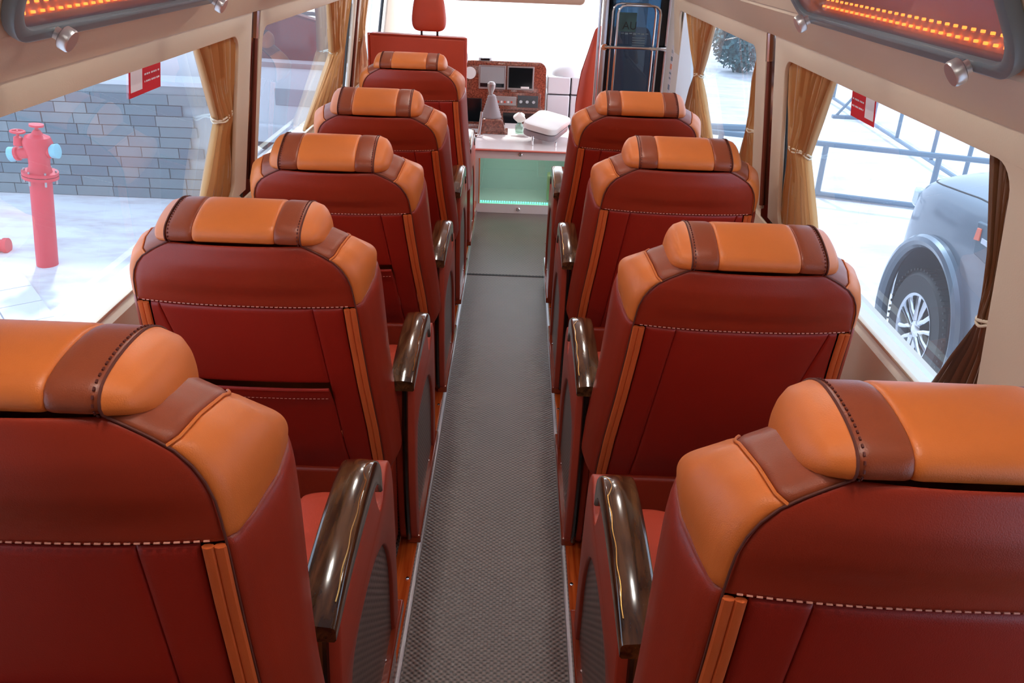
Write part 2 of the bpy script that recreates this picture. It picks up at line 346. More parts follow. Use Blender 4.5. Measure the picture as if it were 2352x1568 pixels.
# ---------------------------------------------------------------- luggage racks with glass doors
ledO = emissive('orange led', (255, 128, 44), 6)
def rack(s, doors, label, yf):
    xb = -.82 if s < 0 else .733; zb = 1.58 if s < 0 else 1.60; up = Vector((-s * .50, 0, .866)); nrm = Vector((-s * .866, 0, -.5))   # nrm faces the aisle
    root = empty('luggage_rack', (xb, .0, zb), label, 'luggage rack')
    F = Matrix(((0, up.x, nrm.x, 0), (1, 0, 0, 0), (0, up.z, nrm.z, 0), (0, 0, 0, 1)))
    top = .395
    me = plate([[(Y0, .0), (yf, .0), (yf, top), (Y0, top)]] + [rrect(a + .020, .014, b - .020, .360, .06)[::-1] for a, b in doors], .016); fp = link('front_panel', baked(me, F), M['beige'], root, smooth=False)
    X = XL(1.5) if s < 0 else XR(1.5)
    MB().add([(0, Y0, .012), (X - xb + s*.012, Y0, -.04), (X - xb + s*.012, yf, -.04), (0, yf, .012)], [(0, 1, 2, 3)]).build('shelf', M['rackin'], root, smooth=False, solid=.008)
    MB().add([(0, yf, 0), (up.x * top, yf, up.z * top), (X - xb, yf, up.z * top), (X - xb, yf, -.05)], [(0, 1, 2, 3)]).build('end_panel', M['beige'], root, smooth=False, solid=.01)
    for a, b in doors:
        me = plate([rrect(a, 0, b, .38, .085, 10), rrect(a + .030, .024, b - .030, .350, .06, 8)[::-1]], .024, .006); d = link('door_frame', baked(me, F @ Matrix.Translation((0, 0, .02))), M['frame'], root)
        gl = link('glass_pane', baked(plate([rrect(a + .027, .021, b - .027, .353, .06, 8)], .003), F @ Matrix.Translation((0, 0, .02))), M['rackglass'], d, smooth=False)
        for y in (a + .16, b - .11):
            k = MB().lathe([(.0, 0), (.011, 0), (.011, .010), (.019, .012), (.021, .014), (.021, .027), (.019, .030), (0, .030)], 24, F @ Matrix.Translation((y, .012, .031))); ko = k.build('knob', M['knob'], d)
    # led strip on the shelf
    base = MB().box((s * .060, doors[0][0] - .1, -.03), (s * .068, doors[-1][1] + .1, .028)).build('led_tape', mat('led tape', (240, 200, 180), .5), root, smooth=False)
    d = MB(); y = doors[0][0] - .08
    while y < doors[-1][1] + .08:
        for q, h_ in ((.060, .030), (.052, .014)): d.box((s*q, y, h_), (s*(q + .005), y + .008, h_ + .005))
        y += .034
    d.build('led_dots', ledO, root, smooth=False)['kind'] = 'stuff'
    return root
rl = rack(-1, [(1.36, 2.45), (2.93, 4.0)], 'left overhead luggage rack with grey framed glass doors and chrome knobs', 5.0)
rr = rack(1, [(1.22, 2.31)], 'right overhead luggage rack with grey framed glass door and orange led glow', 5.0)

# ---------------------------------------------------------------- seats
QR = [(0, .285), (.15, .277), (.30, .264), (.45, .254), (.535, .250), (.60, .242), (.63, .231), (.655, .213), (.675, .184), (.688, .160), (.696, .145)]
q_at = lambda v: interp(QR, v)
def ease(n, e=3):                                   # parameters in 0..1 dense at both ends
    base = [i / n for i in range(n + 1)]; ex = [0, .004, .01, .02, .04]
    s = sorted(set([b for b in base if .06 < b < .94] + ex + [1 - q for q in ex])); return s
def edge(t, L, wd=.010):
    d = min(t, 1 - t) * L
    return math.sqrt(max(0, 1 - (1 - min(1, d / wd)) ** 2))
def puffed(name, fn, nu, nv, m, parent, puff=.006, Lu=.3, Lv=.3, wd=.012, back=None):
    us, vs = ease(nu), ease(nv); P = []
    pm = Vector(fn(.5, .5)); nm = (Vector(fn(.501, .5)) - pm).cross(Vector(fn(.5, .501)) - pm); C0 = Vector((pm.x * .2, .10, min(pm.z, .66) - .03)) if back is None else Vector(back)
    sg_ = 1 if nm.dot(pm - C0) >= 0 else -1
    for u in us:
        row = []
        for v in vs:
            p = Vector(fn(u, v)); e = 1e-3
            du = Vector(fn(min(1, u + e), v)) - Vector(fn(max(0, u - e), v)); dv = Vector(fn(u, min(1, v + e))) - Vector(fn(u, max(0, v - e)))
            n = du.cross(dv)
            n = n.normalized() if n.length > 1e-12 else Vector((0, 0, 0))
            k = edge(u, Lu, wd) * edge(v, Lv, wd) - 1
            row.append(p + n * puff * k * sg_)
        P.append(row)
    me = MB().grid(P if sg_ > 0 else P[::-1]).mesh(name, fix=False); return link(name, me, m, parent, angle=75)
def flipped(fn): return lambda u, v: fn(1 - u, v)
# side band of the back: stations along the perimeter from bottom to headrest
def band_curves():
    N = 80; Q = smooth_path([(q_at(v), v) for v in (0, .12, .25, .38, .48, .55, .60, .635, .66, .68, .69, .696)], N)
    nor = []
    for i in range(N + 1):
        d = Q[min(N, i + 1)] - Q[max(0, i - 1)]; nor.append(Vector((d.y, -d.x)).normalized())
    return Q, nor, N
BQ, BN, BNn = band_curves()
def band(t, w, s):
    x = t * BNn; i = min(int(x), BNn - 1); f = x - i; q = BQ[i].lerp(BQ[i + 1], f); n = BN[i].lerp(BN[i + 1], f).normalized()
    vv = q.y; top = sm((vv - .56) / .12)
    off = interp([(0, 0), (.12, .014), (.3, .025), (.55, .034), (.8, .030), (.93, .016), (1, .0)], w) * (1 + .25 * top)
    low = 1 - .25 * sm((.5 - vv) / .3)
    y = interp([(0, 0), (.12, .012), (.3, .055), (.55, .115), (.8, .18), (.93, .215), (1, .228)], w) * low * (1 - .10 * sm((vv - .58) / .1))
    # the upper wing swells forward and dips where the colours change
    y += .018 * math.exp(-((vv - .60) / .07) ** 2) * w
    off -= .006 * math.exp(-((vv - .545) / .02) ** 2) * sm(w * 2)
    up = sm((vv - .53) / .13); off_z = off * (1 - .72 * up)
    drop = interp([(0, 0), (.3, .0), (.55, .012), (.8, .042), (1, .095)], w) * up
    return Vector((s * (q.x + n.x * off - .03 * sm((w - .6) / .4) * up), y, q.y + n.y * off_z - drop))
def t_of_v(v):
    for i in range(BNn + 1):
        if BQ[i].y >= v: return i / BNn
    return 1
def t_of_q(x):
    for i in range(BNn, -1, -1):
        if BQ[i].x >= x: return (i + 1) / BNn
    return 0
HS = [(0.0, .696), (-.008, .712), (-.003, .738), (.016, .759), (.048, .770), (.09, .768), (.132, .752), (.168, .722), (.192, .682), (.20, .64), (.185, .60)]
HS = [(0, .696), (-.008, .706), (-.005, .722), (.010, .734), (.044, .741), (.09, .742), (.13, .735), (.165, .714), (.187, .68), (.192, .64), (.180, .59)]
HP = smooth_path(HS, 40)
def hr(u, v, x0, x1, s=1):
    p = v * 40; i = min(int(p), 39); q = HP[i].lerp(HP[i + 1], p - i); x = x0 + (x1 - x0) * u; k = 1 - .06 * (abs(x) / .145) ** 4
    return Vector((x, q.x, .70 + (q.y - .70) * k))
def cap(u, v, s):                                   # domed end of the headrest roll
    # polar patch: u around the profile, v from rim to centre
    p = u * 40; i = min(int(p), 39); q = HP[i].lerp(HP[i + 1], p - i); c = Vector((.09, .665)); e = math.sin(v * math.pi / 2)
    r = 1 - e; yy = c + (q - c) * (1 - v); b = .045 * math.sqrt(max(0, 1 - (1 - v) ** 2.4))
    return Vector((s * (.145 + b), yy.x, .70 + (yy.y - .70) * .94))
def stitches(pts, m, name, parent, L=.008, gap=.006, r=.0013):
    mb = MB(); d = 0; nxt = 0; on = []
    tot = [0]
    for a, b in zip(pts, pts[1:]): tot.append(tot[-1] + (b - a).length)
    def at(d):
        for i in range(len(pts) - 1):
            if d <= tot[i + 1]: return pts[i].lerp(pts[i + 1], (d - tot[i]) / max(1e-9, tot[i + 1] - tot[i]))
        return pts[-1]
    while d + L < tot[-1]:
        mb.tube([at(d), at(d + L)], r, 5); d += L + gap
    o = mb.build(name, m, parent); return o
def crease_x(k, v, s):                              # the two creases of the lower rear panel
    a = [(-.204, .145), (-.150, .190)][0] if k == 0 else None
    x = interp([(0, -.105), (.30, -.155), (.55, -.204)], v) if k == 0 else interp([(0, .195), (.55, .150)], v)
    return s * x
def rear_y(x, v):                                   # rear face of the back, slightly crowned
    q = q_at(v); k = 1 - (abs(x) / q) ** 2.5; return -.016 * k * (sm(v / .1)) - (.012 * sm((v - .56) / .05) * (1 - sm((v - .64) / .055)) * k)
def make_seat(s, pocket):
    """s = +1: aisle on the +x side (left row); origin: platform level under the rear end of the armrest"""
    root = empty('passenger_chair', (0, 0, PL))
    # ---- backrest: hinge-local coords, x across, y forward, z up the back
    core = MB()
    ring = [[(band(t / 20, .985, sg)) for t in range(21)] for sg in (1,)][0]
    rows = []
    for j in range(15):
        xx = -1 + 2 * j / 14; row = []
        for t in range(21):
            p = band(t / 20, .985, 1); pinch = sm((p.z - .6) / .12)
            row.append(Vector((p.x * xx, p.y - .035 * (1 - xx ** 2) - .0 * pinch, p.z)))
        rows.append(row)
    back = link('backrest', MB().grid(rows).mesh('backrest', fix=False), M['orange'], root, angle=80)
    back.location = (0, -.10, .45 - PL)
    fn = lambda u, v: (lambda vv: (lambda x: Vector((x, rear_y(x, vv), vv)))((2 * u - 1) * q_at(vv) * .998))(.535 + v * .161)
    o = puffed('upper_rear_panel', fn, 36, 16, M['maroon'], back, .006, .5, .15)
    # lower rear: centre + two sides + pocket, striped borders
    def low(xa, xb, v0, v1):
        def fnn(u, v):
            vv = v0 + (v1 - v0) * v; a, b = xa(vv), xb(vv); x = a + (b - a) * u; return Vector((x, rear_y(x, vv), vv))
        return fnn
    st = .026
    lo = lambda v: -(q_at(v) - .004) + st; hi = lambda v: (q_at(v) - .004) - st
    c0 = (lambda v: crease_x(0, v, s)) if s > 0 else (lambda v: crease_x(1, v, s)); c1 = (lambda v: crease_x(1, v, s)) if s > 0 else (lambda v: crease_x(0, v, s))
    puffed('side_rear_panel', low(lo, c0, 0, .533), 8, 30, M['red'], back, .006, .1, .55)
    puffed('side_rear_panel', low(c1, hi, 0, .533), 8, 30, M['red'], back, .006, .1, .55)
    if pocket:
        puffed('centre_rear_panel', low(c0, c1, .31, .533), 20, 16, M['red'], back, .006, .35, .24)
        pk = lambda u, v: low(c0, c1, 0, .306)(u, v) + Vector((0, -.014 * sm((v - .75) / .25) - .003, 0))
        pp = puffed('map_pocket', pk, 20, 20, M['red'], back, .006, .35, .3)
        lip = MB().tube([low(c0, c1, 0, .306)(u / 16, 1) + Vector((0, -.017 - .002, .001)) for u in range(17)], .0045, 8).build('pocket_lip', M['red'], pp)
        stitches([low(c0, c1, 0, .306)(u / 16, .90) + Vector((0, -.0155, 0)) for u in range(17)], M['thread'], 'pocket_stitching', pp, .006, .004, .0007)
    else: puffed('centre_rear_panel', low(c0, c1, 0, .533), 20, 30, M['red'], back, .006, .35, .5)
    # double orange stripe
    for sg in (-1, 1):
        for k in (0, 1):
            pts = [Vector((sg * (q_at(v) - .008 - .013 * k), rear_y(sg * (q_at(v) - .01 - .013 * k), v) + .000, v)) for v in [.533 * j / 30 for j in range(31)]]
            MB().tube(pts, .0072, 8, sq=.7).build('stripe_piping', M['stripe'], back)
    # seam stitching
    stitches([Vector((x, rear_y(x, .541) - .0012, .541)) for x in [(-.235 + .47 * j / 40) for j in range(41)]], M['thread'], 'stitching', back, .0065, .004, .0013)
    # side bands
    tb = t_of_v(.535); to = t_of_q(.205)
    for sg in (-1, 1):
        def sub(t0, t1, sk=0):
            def fnn(u, v):
                t = t0 + (t1 - t0) * v - sk * u * (1 if v < .5 else 0) * (1 - v * 2); return band(min(1, max(0, t)), u, sg)
            return fnn if sg < 0 else flipped_u(fnn)
        def flipped_u(fn_): return lambda u, v: fn_(1 - u, v)
        puffed('side_bolster', sub(0, tb), 14, 30, M['maroon'], back, .005, .26, .55)
        o = puffed('shoulder_pad', sub(tb, to), 20, 24, M['orange'], back, .006, .26, .14)
        if sg != s: o['label'] = 'orange shoulder pad beside the window'
        puffed('shoulder_top', sub(to, 1), 16, 10, M['brown'], back, .006, .26, .08)
        # piping between shoulder pad and brown top
        MB().tube([band(to, .86 * w / 14, sg) - Vector((0, 0, .001)) for w in range(15)], .002, 6).build('shoulder_piping', M['orange'], back)
        MB().tube([band(t / 30 * .999, .0, sg) for t in range(31)], .0016, 6).build('rear_seam', M['seam'], back)
    # headrest
    bx = .088
    H = puffed('headrest', lambda u, v: hr(u, v, -bx, bx), 14, 30, M['orange'], back, .004, .2, .35)
    a = puffed('headrest_band', lambda u, v: hr(u, v, -.145, -bx), 8, 30, M['brown'], back, .004, .06, .35)
    b = puffed('headrest_band', lambda u, v: hr(u, v, bx, .145), 8, 30, M['brown'], back, .004, .06, .35)
    for sg in (-1, 1):
        N = 40; P = [[cap(i / N, j / 10, sg) for j in range(11)] for i in range(N + 1)]
        if sg > 0: P = P[::-1]
        link('headrest_end', MB().grid(P).mesh('headrest_end', fix=False), M['orange'], back, angle=80)
        MB().tube([hr(0, j / 40, sg * .1455, sg * .1455) for j in range(41)], .0017, 6).build('headrest_piping', M['seam'], back)
        stitches([hr(0, j / 40, sg * .139, sg * .139) + Vector((0, (-.001 if j < 14 else 0), .0006 if j > 8 else 0)) for j in range(39)], M['darkthread'], 'headrest_stitching', back, .004, .005, .0013)
    # ---- fixed parts
    def zz(z): return z - PL
    sk = MB().prism([(-.115, zz(.46)), (-.13, zz(.30)), (-.115, zz(.16)), (.0, zz(.16)), (.0, zz(.44))], -.285, .285, 0).build('rear_skirt', M['maroon'], root, bevel=.012, seg=3)
    # cushion: centre orange and two bolsters
    def cush(xa, xb, hgt, nm, m):
        y0_, y1_ = -.04, .57
        def fnn(u, v):
            x = xa + (xb - xa) * u
            if v < .75:
                t = v / .75; y = y0_ + (y1_ - .05 - y0_) * t; z = zz(.47) + .035 * sm(t * 1.5) + hgt * math.sin(math.pi * min(1, max(0, u)) ) * .5
            else:
                t = (v - .75) / .25; a_ = t * math.pi * .62; y = y1_ - .05 + .05 * math.sin(a_); z = zz(.505) - .06 * (1 - math.cos(a_)) - (.05 * max(0, t - .6)) + hgt * math.sin(math.pi * u) * .5 * (1 - t)
            return Vector((x, y, z))
        return puffed(nm, fnn, 12, 26, m, root, .008, abs(xb - xa), .7, .02, back=((xa + xb) / 2, .3, -.5))
    cush(-.142, .142, .012, 'seat_cushion', M['orange']); cush(-.27, -.144, .03, 'cushion_bolster', M['coral']); cush(.144, .27, .03, 'cushion_bolster', M['coral'])
    MB().prism([(-.08, zz(.47)), (.55, zz(.48)), (.55, zz(.33)), (-.08, zz(.33))], -.268, .268, 0).build('cushion_base', M['red'], root, bevel=.01)
    for x in (-.18, .18):
        for y in (.05, .42):
            MB().box((x - .018, y - .018, 0), (x + .018, y + .018, zz(.34))).build('leg', M['rubber'], root, bevel=.004)
    # ---- aisle side support panel and armrest
    xi, xo = s * .282, s * .335
    outer = [(.030, zz(.645)), (.018, zz(.56)), (.010, zz(.45)), (.012, zz(.33)), (.030, zz(.20)), (.055, zz(.105)), (.10, zz(.105)), (.085, zz(.22)), (.075, zz(.35)), (.085, zz(.45)),
             (.13, zz(.492)), (.25, zz(.505)), (.36, zz(.49)), (.45, zz(.45)), (.51, zz(.38)), (.545, zz(.28)), (.56, zz(.105)), (.615, zz(.105)), (.612, zz(.30)), (.60, zz(.45)),
             (.585, zz(.53)), (.560, zz(.58)), (.530, zz(.602)), (.50, zz(.600)), (.47, zz(.575)), (.445, zz(.553)), (.42, zz(.556)), (.40, zz(.585)), (.375, zz(.625)), (.36, zz(.66)), (.2, zz(.665))]
    outer = [tuple(p) for p in smooth_path(outer + [outer[0]], 110)][:-1]
    me = plate([outer], .053, .004)
    pn = link('side_panel', baked(me, Matrix(((0, 0, 1, (xi + xo) / 2), (1, 0, 0, 0), (0, 1, 0, 0), (0, 0, 0, 1)))), M['armred'], root, angle=50)
    xm = (xi + xo) / 2
    ins = [(.096, zz(.105)), (.083, zz(.22)), (.073, zz(.35)), (.083, zz(.452)), (.13, zz(.495)), (.25, zz(.508)), (.36, zz(.493)), (.452, zz(.453)), (.513, zz(.382)), (.548, zz(.28)), (.563, zz(.105))]
    ins = [tuple(p) for p in smooth_path(ins, 40)]
    link('side_insert', baked(plate([ins], .036), Matrix(((0, 0, 1, (xi + xo) / 2), (1, 0, 0, 0), (0, 1, 0, 0), (0, 0, 0, 1)))), M['insert'], root, smooth=False)
    tp = [Vector((xm, y - .0035, z)) for y, z in [p for p in smooth_path([(.030, zz(.645)), (.018, zz(.56)), (.010, zz(.45)), (.012, zz(.33)), (.030, zz(.20)), (.053, zz(.108))], 26)]]
    MB().tube(tp, .0085, 8).build('black_edging', M['black'], root)
    MB().lathe([(0, 0), (.007, 0), (.007, .012), (.010, .014), (.010, .02), (0, .022)], 12, Matrix.Translation((xm, .020, zz(.655))) @ Matrix.Rotation(R(100), 4, 'X')).build('bolt', M['chrome'], root)
    MB().lathe([(0, 0), (.006, 0), (.006, .02), (0, .021)], 10, Matrix.Translation((xm, .44, zz(.575))) @ Matrix.Rotation(R(10), 4, 'X')).build('recline_button', M['gold'], root)
    # foot rail
    xr = s * .343
    rl_ = MB().box((min(s*.305, xr), .055, zz(.083)), (max(s*.305, xr), .66, zz(.112))).build('foot_rail', mat('red lacquered rail', (150, 58, 34), .12, coat=1) if 'rail' not in M else M['rail'], root, bevel=.004)
    M['rail'] = rl_.data.materials[0]
    MB().tube([(s * .309, .06, zz(.1125)), (s * .309, .63, zz(.1125)), (s*.33, .655, zz(.1125))], .0014, 6).build('rail_line', M['thread'], root)
    for y in (.075, .46): MB().lathe([(0, 0), (.006, 0), (.005, .003), (0, .004)], 10, Matrix.Translation((s * .325, y, zz(.112)))).build('screw', M['chrome'], root)
    # armrest plank
    prof = [(-.02, .648, .676), (.03, .652, .690), (.10, .660, .702), (.20, .665, .712), (.30, .664, .714), (.36, .655, .708), (.395, .638, .694), (.418, .615, .672), (.428, .60, .645), (.430, .596, .62)]
    pr = smooth_path(prof, 36); rows = []
    for p in pr:
        y, z0_, z1_ = p; wd = .033; c = s * .306; e = .007; z0_, z1_ = zz(z0_), zz(z1_)
        if z1_ - z0_ < .012: z0_ = z1_ - .012
        rows.append([Vector((c + dx * wd - (dx > 0) * 0, y, z)) for dx, z in ((-1, z0_ + .004), (-1, z1_ - e), (-.93, z1_ - e * .3), (-.78, z1_), (.0, z1_ + .003), (.78, z1_), (.93, z1_ - e * .3), (1, z1_ - e), (1, z0_ + .004), (.9, z0_), (-.9, z0_), (-1, z0_ + .004))])
    mb = MB(); nj = len(rows[0]); mb.grid(rows); mb.f.append(tuple(range(nj))); mb.f.append(tuple((len(rows) - 1) * nj + k for k in range(nj))[::-1])
    arm = mb.build('armrest', M['armwood'], root, angle=50)
    for k, (ya, yb, off) in enumerate(((.02, .30, .026), (.30, .38, .026))):
        pts = []
        for j in range(25):
            y = ya + (yb - ya) * j / 24; z = interp([(p[0], p[2]) for p in prof], y); wv = .0012 * math.sin(j * .9) if k == 0 else -.010 * math.sin(j * .26 / 2)
            pts.append(Vector((s * (.306 + off + wv), y, zz(z) + .0025 - .001 * k)))
        MB().tube(pts, .0011, 5).build('gold_inlay', M['gold'], arm)
    # inner (window side) simple panel
    xw = -s * .295
    me2 = plate([[tuple(p) for p in smooth_path([(.03, zz(.60)), (.01, zz(.4)), (.04, zz(.10)), (.12, zz(.10)), (.12, zz(.40)), (.30, zz(.45)), (.46, zz(.40)), (.5, zz(.10)), (.56, zz(.10)), (.56, zz(.45)), (.5, zz(.56)), (.3, zz(.62)), (.03, zz(.60))], 60)][:-1]], .025, .003)
    p2 = link('window_side_panel', baked(me2, Matrix(((0, 0, 1, xw), (1, 0, 0, 0), (0, 1, 0, 0), (0, 0, 0, 1)))), M['armred'], root, angle=50)
    return root
protoL = make_seat(1, True); protoR = make_seat(-1, False)
# side, x of seat, y of armrest rear end, back angle, back shift, base raise, label
SEATS = [(1, -0.575, 0.96, 2, 0.025, 0.15, -0.095, 'nearest red and orange leatherette seat of the left row, cut by picture edge'),
         (1, -0.582, 2.0, 13, -0.016, 0, 0, 'left row seat with map pocket, directly ahead of the nearest left seat'),
         (1, -0.58, 2.95, 24, 0.008, -0.005, 0, 'left row seat in the middle of five, next to the near gold curtain'),
         (1, -0.58, 3.85, 25, 0.014, 0, 0, 'fourth seat of the left row counted from nearest, dark red upper back'),
         (1, -0.58, 4.74, 14.5, 0.03, 0, 0, 'farthest passenger seat of the left row, right behind the tall driver seat'),
         (-1, 0.525, 0.97, 3, -0.032, 0.128, -0.125, 'nearest red and orange leatherette seat of the right row, cut by picture edge'),
         (-1, 0.53, 2.017, 16, 0.005, -0.005, 0, 'second nearest seat of the right row, beside the window showing the pickup'),
         (-1, 0.53, 2.967, 19, 0.006, 0, 0, 'third nearest seat of the right row, beside the pair of gold curtains'),
         (-1, 0.53, 3.907, 21, -0.01, 0, 0, 'farthest seat of the right row, right behind the dark glass door')]
used = {1: False, -1: False}
for s, x, y, a, dx, dz, dy, lab in SEATS:
    pr = protoL if s > 0 else protoR
    o = pr if not used[s] else copy_tree(pr); used[s] = True
    o.location = (x, y, PL + dz); tag(o, lab, 'seat', 'reclining passenger seats of the ' + ('left' if s > 0 else 'right') + ' row')
    for ch in o.children:
        if ch.name.startswith('backrest'): ch.rotation_euler = (R(a), 0, 0); ch.location.x = dx; ch.location.y = -.10 + dy
        if ch.name.startswith('rear_skirt'): ch.location.y = dy

# ---------------------------------------------------------------- curtains
def curtain(s, ya, yb, mats, label, tie_z, pleats=10, amp=.012, name='window_curtain'):
    """ya, yb: (z, y) tables of the two hanging edges"""
    X = XL if s < 0 else XR; NU, NV = pleats * 8, 44; P = []
    root = empty(name, (X(1.40) + s * .034, (interp(ya, 1.4) + interp(yb, 1.4)) / 2, .86), label, 'curtain'); o0 = root.location
    for i in range(NU + 1):
        u = i / NU; row = []
        for j in range(NV + 1):
            z = .87 + .60 * j / NV; a = interp(ya, z); b = interp(yb, z); y = a + (b - a) * u
            w_ = abs(b - a); k = min(1, w_ / .3); ph = u * pleats * 2 * math.pi + .8 * math.sin(3 * u + 4 * z)
            near = math.exp(-((z - tie_z) / .05) ** 2)
            d = amp * (.45 + .55 * k) * (math.sin(ph) + .25 * math.sin(2.3 * ph + 1)) + .012 * near * math.sin(math.pi * u) * -1
            row.append(Vector((X(z) + s * (.034 + d), y + .10 * amp * math.cos(ph), z)) - o0)
        P.append(row)
    MB().grid(P).build('curtain_cloth', mats, root, angle=90, solid=.0015)
    a, b = interp(ya, tie_z), interp(yb, tie_z); c = (a + b) / 2; h = abs(b - a) / 2 + .004
    pts = [Vector((X(tie_z) + s * .034 + .022 * math.cos(t), c + h * math.sin(t), tie_z + .006 * math.sin(2 * t))) - o0 for t in [2 * math.pi * k / 28 for k in range(28)]]
    MB().tube(pts, .0035, 8, closed=True).build('tie_cord', M['tie'], root)
    MB().tube([Vector((p.x * 1, p.y, p.z - .008 - .003 * math.sin(i))) for i, p in enumerate(pts)], .003, 8, closed=True).build('tie_cord', M['tie'], root)
    return root
curtain(-1, [(.88, 2.62), (1.17, 2.765), (1.45, 2.56)], [(.88, 3.00), (1.0, 2.99), (1.18, 2.91), (1.3, 2.90), (1.45, 2.895)], M['satin'], 'gold satin curtain tied at the front end of the near left window', 1.185, 7, .019)
curtain(-1, [(.88, 4.10), (1.17, 4.60), (1.45, 4.42)], [(.88, 4.93), (1.17, 4.88), (1.45, 4.98)], M['satin'], 'gold satin curtain tied at the front of the second left window', 1.17, 11, .018)
curtain(-1, [(.88, 5.24), (1.17, 5.25), (1.45, 5.23)], [(.88, 5.95), (1.17, 5.55), (1.45, 5.62)], M['satin'], 'gold satin curtain of the small window beside the driver seat', 1.17, 9, .018)
curtain(1, [(.88, 2.46), (1.17, 2.615), (1.45, 2.42)], [(.88, 2.86), (1.17, 2.79), (1.3, 2.83), (1.45, 2.85)], M['satin'], 'gold satin curtain beside the black right pillar, rear side', 1.175, 12, .017)
curtain(1, [(.88, 1.46), (1.12, 1.435), (1.45, 1.435)], [(.88, 1.66), (1.0, 1.585), (1.12, 1.50), (1.25, 1.51), (1.45, 1.56)], M['satin2'], 'dark gold pleated curtain at the right edge of the picture', 1.13, 9, .018)
curtain(1, [(.88, 3.02), (1.13, 3.20), (1.3, 3.20), (1.45, 3.185)], [(.88, 3.55), (1.12, 3.36), (1.3, 3.32), (1.45, 3.21)], M['satin'], 'narrow gold curtain at the far side of the black right pillar', 1.12, 9, .016)
curtain(1, [(.88, 4.06), (1.16, 4.36), (1.45, 4.04)], [(.88, 4.82), (1.16, 4.46), (1.45, 4.70)], M['satin'], 'gold satin curtain nearest the dark glass door, tied in the middle', 1.165, 11, .018)

# ---------------------------------------------------------------- window stickers
def sticker(s, y0, y1, z0, z1, label):
    X = XL if s < 0 else XR; xx = lambda z: X(z) + s * .060 - s * .001
    root = empty('emergency_sticker', (0, 0, 0), label, 'sticker')
    def q(a, b, c, d, dx, m, n):
        MB().add([(xx(c) - s*dx, a, c), (xx(c) - s*dx, b, c), (xx(d) - s*dx, b, d), (xx(d) - s*dx, a, d)], [(0, 1, 2, 3)]).build(n, m, root, smooth=False, solid=.0004)
    redm = mat('red sticker', (214, 22, 44), .5, emit=None); wm = mat('white sticker print', (240, 236, 240), .5)
    q(y0, y1, z0, z1, 0, redm, 'red_backing'); 
    L = y1 - y0; q(y0 + L * .05, y0 + L * .40, z0 + .013, z1 + .03, .0006, wm, 'white_panel')
    for k, (zz_, n) in enumerate(((z0 + .027, 9), (z0 + .045, 7))):
        mb = MB()
        for i in range(n):
            a = y0 + L * .46 + L * .5 * i / n; b = a + L * .5 / n * (.78 if (i * 7 + k) % 3 else .5)
            c, d = zz_, zz_ + .0045; mb.add([(xx(c) - s*.0012, a, c), (xx(c) - s*.0012, b, c), (xx(d) - s*.0012, b, d), (xx(d) - s*.0012, a, d)], [(0, 1, 2, 3)])
        mb.build('small_print', wm, root, smooth=False)
sticker(-1, 2.17, 2.375, 1.347, 1.45, 'red and white emergency sticker on the near left window')
sticker(1, 2.19, 2.36, 1.345, 1.45, 'red and white emergency sticker on the right window above the fence')

# ---------------------------------------------------------------- driver and co-driver seats
t = empty('driver_seat', (-.605, 5.41, .0), 'tall flat backed coral driver seat with separate headrest on posts', 'seat')
MB().prism([(-.293, .35), (.293, .35), (.293, 1.190), (-.293, 1.20)], -.06, .06, 1).build('backrest', M['coral'], t, bevel=.018, seg=3)
MB().tube([(-.293, -.062, .35), (-.293, -.062, 1.20), (.293, -.062, 1.19), (.293, -.062, .35)], .006, 8).build('piping', M['coral'], t)
hd = MB(); P = []
for i in range(25):
    u = i / 24 * 2 * math.pi; row = []
    for j in range(17):
        v = -math.pi / 2 + math.pi * j / 16; cx = abs(math.cos(u)) ** .55 * (1 if math.cos(u) > 0 else -1); cy = abs(math.sin(u)) ** .7 * (1 if math.sin(u) > 0 else -1)
        r = abs(math.cos(v)) ** .35; z = abs(math.sin(v)) ** .8 * (1 if v > 0 else -1)
        row.append(Vector(((.099 - .016 * z) * cx * r + .065, .05 * cy * r, 1.335 + .118 * z)))
    P.append(row)
hd.grid(P).build('headrest', M['coral'], t, angle=80)
for x in (.02, .115): MB().tube([(x, 0, 1.17), (x, 0, 1.27)], .007, 10).build('headrest_post', M['black'], t)
MB().box((-.25, .03, .36), (.25, .55, .50)).build('seat_cushion', M['coral'], t, bevel=.03, seg=3)
MB().box((-.2, .05, -.02), (.2, .45, .36)).build('pedestal', M['rubber'], t, bevel=.01)
t = empty('passenger_front_seat', (.685, 5.95, 0), 'coral seat back partly hidden behind the dark glass door', 'seat')
pr = smooth_path([(-.05, .45), (-.09, .70), (-.075, .95), (-.03, 1.15), (.0, 1.23), (.04, 1.23), (.08, 1.10), (.10, .9), (.09, .6), (.08, .45), (-.05, .45)], 50)
rows = []
for i in range(21):
    u = -1 + i / 10; e = math.sqrt(max(0, 1 - max(0, (abs(u) - .75) / .25) ** 2)); row = []
    for p in pr: 
        wid = interp([(.45, .28), (.75, .278), (.95, .255), (1.1, .215), (1.24, .18)], p.y); c = .01; row.append(Vector((u * wid, c + (p.x - c) * (.35 + .65 * e), p.y - .03 * (1 - e) * (p.y - .45))))
    rows.append(row)
MB().grid(rows).build('backrest', M['coral'], t, angle=80)
MB().box((-.25, .05, .32), (.25, .55, .46)).build('seat_cushion', M['coral'], t, bevel=.03, seg=3)
MB().box((-.2, .08, -.3), (.2, .48, .33)).build('pedestal', M['rubber'], t, bevel=.01)

